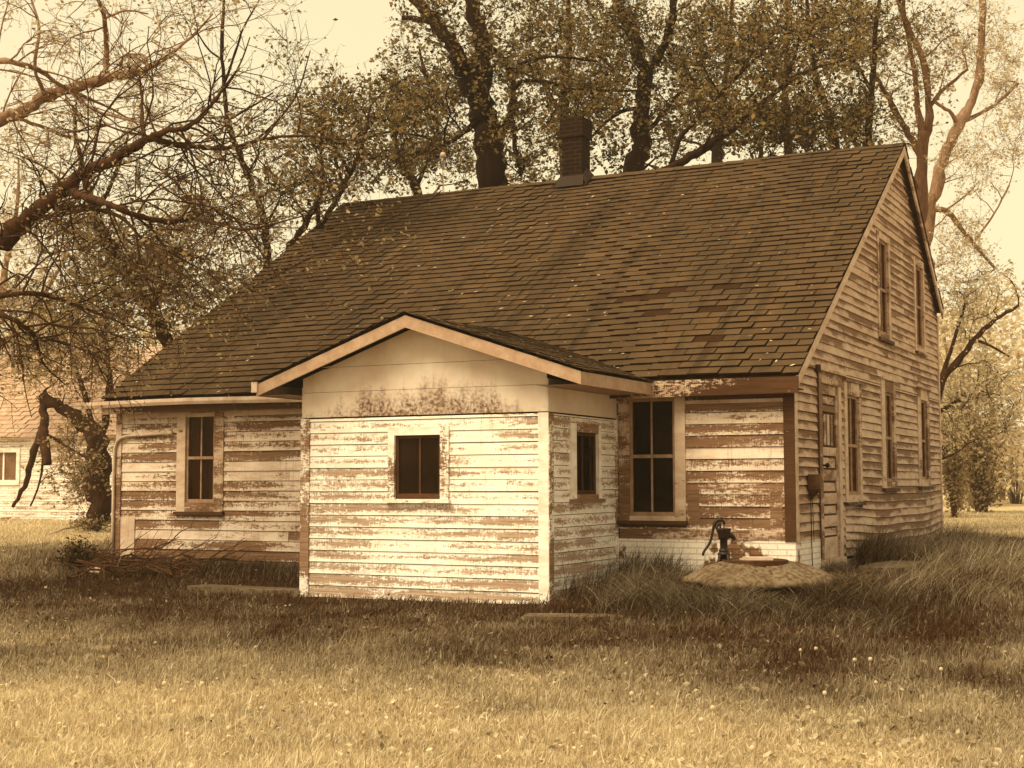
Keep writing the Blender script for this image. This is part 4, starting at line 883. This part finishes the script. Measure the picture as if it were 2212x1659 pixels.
k = .000489; PB = WC + RX * -.325 + FW * -.02 + np.array([0, 0, .245])
pump = empty('hand_pump', PB, label='small dark cast iron hand pump with curved handle and spout', category='hand pump'); pump.rotation_euler = (0, 0, YAW)
X_ = lambda x: (x - 590) * k
Z_ = lambda y: (1125 - y) * k
mb = MB(); mb.smooth = True
mb.lathe([(.001, .018), (.106, .016), (.108, .004), (.104, -.03)], n=28)
for a in (0.6, 2.2, 3.75, 5.35):
    c_, s_ = math.cos(a), math.sin(a); mb.tube([(c_ * .088, s_ * .088, .01), (c_ * .066, s_ * .066, .045), (c_ * .052, s_ * .052, Z_(910))], [.022, .017, .02], 8)
mb.lathe([(.047, Z_(1090)), (.045, Z_(930)), (.062, Z_(925)), (.066, Z_(900)), (.06, Z_(875)), (.045, Z_(865)), (.05, Z_(850)), (.052, Z_(830)), (.046, Z_(805)), (.038, Z_(795))], n=24)
mb.build('base', M['iron'], pump)
mb = MB(); mb.smooth = True
mb.lathe([(.038, Z_(800)), (.040, Z_(600)), (.052, Z_(590)), (.054, Z_(530)), (.062, Z_(480)), (.074, Z_(410)), (.077, Z_(395)), (.077, Z_(375)), (.068, Z_(375)), (.062, Z_(400)), (.05, Z_(470)), (.001, Z_(480))], n=24)
bd = mb.build('barrel', M['iron'], pump)
mb = MB(); mb.smooth = True; mb.tube([(X_(640), 0, Z_(480)), (X_(700), 0, Z_(505)), (X_(755), 0, Z_(530)), (X_(795), 0, Z_(565)), (X_(812), 0, Z_(612))], [.036, .033, .027, .022, .02], 12); mb.build('spout', M['iron'], pump)
mb = MB(); mb.smooth = True; mb.tube([(X_(603), 0, Z_(300)), (X_(605), 0, Z_(250)), (X_(570), 0, Z_(212)), (X_(500), 0, Z_(196)), (X_(440), 0, Z_(222)), (X_(400), 0, Z_(285)), (X_(372), 0, Z_(400)), (X_(350), 0, Z_(500)), (X_(318), 0, Z_(630)), (X_(262), 0, Z_(740)), (X_(195), 0, Z_(825)), (X_(158), 0, Z_(890)), (X_(160), 0, Z_(938))], [.009, .013, .017, .02, .019, .017, .015, .013, .013, .013, .013, .013, .013], 10); mb.build('handle', M['iron'], pump)
mb = MB(); mb.tube([(X_(430), 0, Z_(385)), (X_(450), 0, Z_(330)), (X_(490), 0, Z_(290)), (X_(520), 0, Z_(250))], [.02, .018, .016, .012], 8); mb.tube([(X_(525), 0, Z_(380)), (X_(525), 0, Z_(260))], .010, 8); mb.build('handle_bracket', M['iron'], pump)
mb = MB(); mb.tube([(X_(592), 0, Z_(410)), (X_(603), 0, Z_(290))], .007, 6); mb.build('piston_rod', M['iron'], pump)

def slab(label, c, lx, ly, rot, top=.03):
    c = np.array(c, float); mb = MB(); n = 28; z = float(gz(c[0], c[1])); pts = []
    for i in range(n):
        a = 2 * math.pi * i / n; q = max(abs(math.cos(a)), abs(math.sin(a))); pts.append((math.cos(a) / q * lx / 2 * random.uniform(.94, 1.03), math.sin(a) / q * ly / 2 * random.uniform(.94, 1.03)))
    mb.poly([(x, y, top) for x, y in pts]); mb.add([(x, y, zz) for zz in (top, -.15) for x, y in pts], [[i, n + i, n + (i + 1) % n, (i + 1) % n] for i in range(n)])
    o = mb.build('concrete_slab', M['concrete'], None, label=label, category='slab'); o.location = (c[0], c[1], z); o.rotation_euler = (0, 0, rot)
SLABS = [('long flat concrete slab in front of the left wall beside the porch', (-6.15, -1.72), 1.75, .42, -.06, .05), ('worn flat slab by the right front corner of the porch', (-1.35, -2.75), 1.15, .4, .35, .03), ('narrow concrete step slab in the weeds below the gable door', (.66, 1.95), .55, 1.7, 0, .06)]
for s in SLABS: slab(*s)

# ------------------------------------------------------------------ brush pile and fallen wood
GP = 'sticks of the brush pile'
for i in range(42):
    a = G(random.uniform(195, 470), random.uniform(1228, 1248)); a[2] += random.uniform(.02, .22); an = random.gauss(0, .55) + YAW; L_ = random.uniform(.5, 1.3)
    d = np.array([math.cos(an), math.sin(an), random.gauss(.05, .16)])
    mb = MB(); lv = []; p0 = a - d * L_ / 2; sprout(mb, lv, p0, d, L_, random.uniform(.010, .024), 1, -.03, 0, .16)
    V_ = np.vstack(mb.v); mb.v = [np.column_stack([v[:, 0], v[:, 1], np.maximum(v[:, 2], gz(v[:, 0], v[:, 1]) + .01)]) for v in mb.v]
    o = shift(mb, a).build('stick', M['stick'], None, label='bare crooked stick tangled in the brush pile by the left corner', category='stick', group=GP); o.location = a
def limb_thing(name, label, pts, r, mat, twigs=0):
    pts = np.array(pts); mb = MB(); mb.smooth = True; t = np.arange(len(pts)); tt = np.linspace(0, len(pts) - 1, len(pts) * 4); Pf = np.stack([np.interp(tt, t, pts[:, j]) for j in range(3)], 1); Pf += R.normal(size=Pf.shape) * r[0] * .2
    mb.tube(Pf, np.interp(tt, t, r), 8, True, .15)
    for _ in range(twigs): i = random.randint(3, len(Pf) - 2); sprout(mb, [], Pf[i], Pf[i + 1] - Pf[i] + R.normal(size=3) * .1, .4, .005, 0, 0, 0)
    b = pts[0].copy(); o = shift(mb, b).build(name, M[mat], None, label=label, category='branch'); o.location = b
def GU(px, py, h): p = G(px, py); p[2] += h; return p
limb_thing('fallen_branch', 'thick short log lying at the left end of the brush pile', [GU(195, 1236, .07), GU(225, 1234, .09), GU(262, 1232, .1)], [.05, .055, .045], 'stick')
limb_thing('fallen_branch', 'long pale barkless branch in the grass left of the house corner', [GU(95, 1162, .03), GU(140, 1152, .1), GU(190, 1148, .14), GU(255, 1146, .2)], [.015, .022, .025, .022], 'pale_stick')
limb_thing('fallen_branch', 'pale fallen pole on the grass below the outbuilding wall', [GU(-20, 1128, .05), GU(40, 1122, .08), GU(95, 1118, .12)], [.03, .04, .03], 'pale_stick')
q = lambda px, py, y: CAM + ray(px, py) * ((y - CAM[1]) / ray(px, py)[1])
limb_thing('fallen_branch', 'thin forked branch rising from the brush pile against the left wall', [q(250, 1188, -.35), q(300, 1185, -.3), q(350, 1183, -.28), q(372, 1168, -.25), q(385, 1152, -.2), q(402, 1142, -.15), q(420, 1138, -.12)], [.012, .012, .01, .009, .008, .006, .004], 'stick', 3)
limb_thing('fallen_branch', 'long thin twig slanting up the left wall, right of the brush pile', [q(330, 1215, -.5), q(385, 1200, -.4), q(440, 1175, -.3), q(470, 1160, -.2)], [.009, .008, .006, .003], 'stick', 3)
b = G(212, 1241); mb = MB(); mb.smooth = True
v = np.array([(math.cos(t) * s, math.sin(t) * s, z) for s, z in ((.01, .10), (.09, .095), (.15, .06), (.16, .0), (.12, -.05)) for t in np.arange(14) * 2 * math.pi / 14]) * np.array([1.2, .7, 1]); v += R.normal(size=v.shape) * .006
mb.add(v, [[i * 14 + j, i * 14 + (j + 1) % 14, (i + 1) * 14 + (j + 1) % 14, (i + 1) * 14 + j] for i in range(4) for j in range(14)]); o = mb.build('stone', M['stone'], None, label='pale rounded field stone below the log of the brush pile', category='stone'); o.location = b; o.rotation_euler = (0, 0, YAW)

# ------------------------------------------------------------------ grass
def blades(mb, x, y, h, wd, lean, hd, dry, z=None, droop=.5, seg=3):
    n = len(x); z = gz(x, y) - .01 if z is None else z
    f = np.stack([np.cos(hd), np.sin(hd)], 1); an = R.random(n) * math.pi; sd = np.stack([np.cos(an), np.sin(an)], 1)
    vs = []; hh = []
    for k in range(seg + 1):
        t = k / seg; off = lean * h * t ** 1.8; zz = z + h * (t - droop * lean * t ** 3 * .55); wk = wd * (1 - t ** 1.5 * .9) / 2
        c = np.stack([x + f[:, 0] * off, y + f[:, 1] * off, zz], 1); s3 = np.column_stack([sd * wk[:, None], np.zeros(n)])
        vs += [c - s3, c + s3]; hh += [t, t]
    v = np.stack(vs, 1).reshape(-1, 3); m = 2 * (seg + 1); i = np.arange(n)[:, None, None] * m
    q = np.array([[2 * k, 2 * k + 1, 2 * k + 3, 2 * k + 2] for k in range(seg)])[None]
    tint = np.clip(R.normal(.45, .36, n), 0, 1)
    mb.add(v, (i + q).reshape(-1, 4), tint=np.repeat(tint, m), dry=np.repeat(dry, m), hh=np.tile(np.array(hh), n))
def free(x, y):
    ok = ~((x > -9.8) & (x < .03) & (y > -.03) & (y < HD)) & ~((x > PX0 - .03) & (x < PX1 + .03) & (y > PY - .03) & (y < 0))
    ok &= np.hypot(x - WC[0], y - WC[1]) > .66
    for s in SLABS:
        dx, dy = x - s[1][0], y - s[1][1]; c, q = math.cos(s[4]), math.sin(s[4]); ok &= ~((np.abs(dx * c + dy * q) < s[2] / 2 - .04) & (np.abs(-dx * q + dy * c) < s[3] / 2 - .04))
    return ok
N_ = 430000
d = 6.9 * np.exp(R.random(N_) * math.log(46 / 6.9)); pxs = np.where(R.random(N_) < .8, R.uniform(-80, W2 + 80, N_), R.uniform(-700, W2 + 700, N_)); lat = (pxs - W2 / 2) / F2
x = CAM[0] + FW[0] * d + RX[0] * lat * d; y = CAM[1] + FW[1] * d + RX[1] * lat * d
ok = free(x, y) & (vnoise(x, y, 1.4, 8) + .4 * vnoise(x, y, 5, 2) + .25 > .42) & ~((y > -2.25) & (y < -1.8) & (x > -5.3) & (x < -1.9) & (R.random(N_) < .7))
x, y, d = x[ok], y[ok], d[ok]; dr = lawn_glow(x, y)
clump = fbm(x, y, 1.1, 6); h = (.03 + .105 * clump * (.35 + R.random(len(x)))) * (1 + .5 * (R.random(len(x)) < .06))
h *= np.where(np.hypot(x + 4, y + 2) > 14, .8, 1)
dry = np.clip(dr * .9 + (fbm(x, y, 1.6, 9) - .5) * .55 + R.normal(size=len(x)) * .14, 0, 1)  # lawn glow put into the blade colour, plus random straw variation
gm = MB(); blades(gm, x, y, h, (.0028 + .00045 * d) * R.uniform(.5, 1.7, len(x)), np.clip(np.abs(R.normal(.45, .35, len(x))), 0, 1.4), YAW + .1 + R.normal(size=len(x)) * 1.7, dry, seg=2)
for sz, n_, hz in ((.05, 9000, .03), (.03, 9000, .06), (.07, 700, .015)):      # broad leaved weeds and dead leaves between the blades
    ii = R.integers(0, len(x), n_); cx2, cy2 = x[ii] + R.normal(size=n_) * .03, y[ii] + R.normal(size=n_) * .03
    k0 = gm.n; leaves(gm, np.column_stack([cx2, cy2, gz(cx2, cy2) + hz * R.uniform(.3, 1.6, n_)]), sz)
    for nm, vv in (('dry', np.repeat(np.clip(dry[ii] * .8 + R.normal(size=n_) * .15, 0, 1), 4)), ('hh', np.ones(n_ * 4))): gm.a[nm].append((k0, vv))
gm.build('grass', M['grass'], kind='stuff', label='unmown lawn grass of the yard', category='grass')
tg = MB()
def patch(n, fx, hlo, hhi, lean, hd, dryo, wd=.009):
    P = np.array([fx() for _ in range(n)]); x, y = P[:, 0], P[:, 1]; ok = free(x, y); x, y = x[ok], y[ok]; m = len(x)
    cl = vnoise(x, y, 3.0, 12); ok = cl > .22; x, y, cl = x[ok], y[ok], cl[ok]; m = len(x)
    h = R.uniform(hlo, hhi, m) * (.55 + .75 * cl)
    blades(tg, x, y, h, wd * R.uniform(.6, 1.2, m), np.clip(R.normal(lean, .25, m), 0, 1.5), hd + R.normal(size=m) * 1.1, np.clip(R.normal(dryo, .16, m) + .3 * (vnoise(x, y, 2.2, 3) - .5), 0, 1), seg=4)
U = random.uniform
def ring():
    a = U(math.pi * .9, math.pi * 2.15); r = .72 + abs(random.gauss(0, .33)); return WC[0] + math.cos(a) * r * 1.25, WC[1] + math.sin(a) * r
patch(5200, ring, .16, .34, .95, -1.2, .12)
patch(1500, lambda: (U(-2.05, -1.3), U(-1.75, -.1)), .22, .5, .5, YAW, .04)
patch(1500, lambda: (U(-2.0, -.4), U(-.75, -.05)), .1, .26, .6, YAW, .2)
patch(2600, lambda: (U(-1.4, 1.7), U(-2.9, -2.0)), .12, .26, .9, -1.0, .12)
patch(2200, lambda: (U(.95, 2.3), U(-1.6, 2.5)), .15, .36, .8, -.6, .28)
patch(1500, lambda: (.1 + abs(random.gauss(0, .25)), U(2.2, 3.4)), .25, .5, .5, .5, .05)
patch(2600, lambda: (.1 + abs(random.gauss(0, .45)), U(2.9, 9.2)), .15, .42, .6, .3, .22)
patch(1800, lambda: (U(.8, 3.2), U(1.5, 7)), .14, .4, .7, -.3, .5)
patch(2600, lambda: (U(-9.7, -5.35), -.06 - abs(random.gauss(0, .45))), .08, .26, .6, YAW, .02)
patch(800, lambda: (U(-11.5, -9.4), U(-.8, 1.5)), .1, .28, .6, YAW, .15)
patch(700, lambda: (U(-5.2, -2.1), -1.95 - abs(random.gauss(0, .06))), .04, .12, .6, YAW, .2)
for _ in range(1): patch(900, lambda: (U(.1, .6), U(.75, 1.1)), .1, .2, .6, 0, .15)
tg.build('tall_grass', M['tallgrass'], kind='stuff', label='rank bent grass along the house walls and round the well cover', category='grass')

# ------------------------------------------------------------------ seed heads, litter on the roof
mb = MB(); mb.smooth = True; mb.tube([(0, 0, -.02), (.008, .004, .05), (.012, .0, .1)], .0022, 4, tint=.2)
mb.lathe([(.001, .088), (.008, .09), (.014, .098), (.015, .105), (.012, .114), (.001, .119)], (.012, 0, 0), 10, tint=.3)
dm = None
for px, py in ((1892, 1480), (1516, 1577), (1877, 1433), (2036, 1452), (1366, 1517), (1544, 1542), (1732, 1407), (1761, 1406), (1410, 1543), (1846, 1435), (1782, 1513), (1631, 1643), (260, 1482), (355, 1490), (393, 1495), (440, 1488), (561, 1537), (949, 1543), (890, 1502), (717, 1538), (728, 1536), (462, 1562), (752, 1560), (490, 1593), (407, 1600), (870, 1640), (257, 1568), (373, 1530)):
    if dm is None: o = dm = mb.build('dandelion', M['floss'])
    else: o = dm.copy(); COL.objects.link(o)
    o['label'] = 'white dandelion seed head on a thin stem in the lawn'; o['category'] = 'dandelion'; o['group'] = 'dandelions in the lawn'
    p = G(px, py + 26); o.location = (p[0], p[1], float(gz(p[0], p[1]))); o.rotation_euler = (0, 0, U(0, 6)); o.scale = [U(.8, 1.1)] * 3
mb = MB(); V, ln = slope_vecs(YR + .2, ZR - ZE); Nf = np.array([0, -V[2], V[1]]); P = []
for _ in range(330):
    u = U(-HL, .1); v = ln * (random.random() ** 1.35) * .9; s = U(.012, .038); a = random.gauss(.3, .6)
    c = np.array([u, -.2, ZE]) + V * v + Nf * .022; e1 = np.array([1, 0, 0]) * math.cos(a) + V * math.sin(a); e2 = np.cross(Nf, e1)
    mb.add([c - e1 * s, c + e2 * s * .35 + Nf * .006, c + e1 * s + Nf * .004, c - e2 * s * .35 + Nf * .004], [[0, 1, 2, 3]], tint=random.random())
for _ in range(90):
    y = U(pye, -.2); x = U(ppx + .1, per - .05); s = U(.015, .04); a = U(0, 3); c = np.array([x, y, prz(x) + .022]); e1 = np.array([math.cos(a), math.sin(a), -slp * math.cos(a)]); e2 = np.array([-math.sin(a), math.cos(a), slp * math.sin(a)])
    mb.add([c - e1 * s, c + e2 * s * .35, c + e1 * s, c - e2 * s * .35], [[0, 1, 2, 3]], tint=random.random())
mb.build('fallen_leaves', M['litter'], kind='stuff', label='pale dried leaf litter scattered on the shingles', category='leaf litter')

# ------------------------------------------------------------------ misty air
hm = NT('misty_air'); pv = hm.n('VolumePrincipled', {'Color': (1, .96, .86, 1), 'Density': HAZE, 'Anisotropy': .2})
on = hm.t.nodes.new('ShaderNodeOutputMaterial'); hm.t.links.new(pv, on.inputs[1])
mb = MB(); mb.box((-430, -310, -1.6), (430, 530, 22)); mb.build('haze', hm.m, kind='stuff', label='thin pale mist hanging over the yard', category='haze')
SC.cycles.volume_bounces = 1; SC.cycles.volume_max_steps = 64
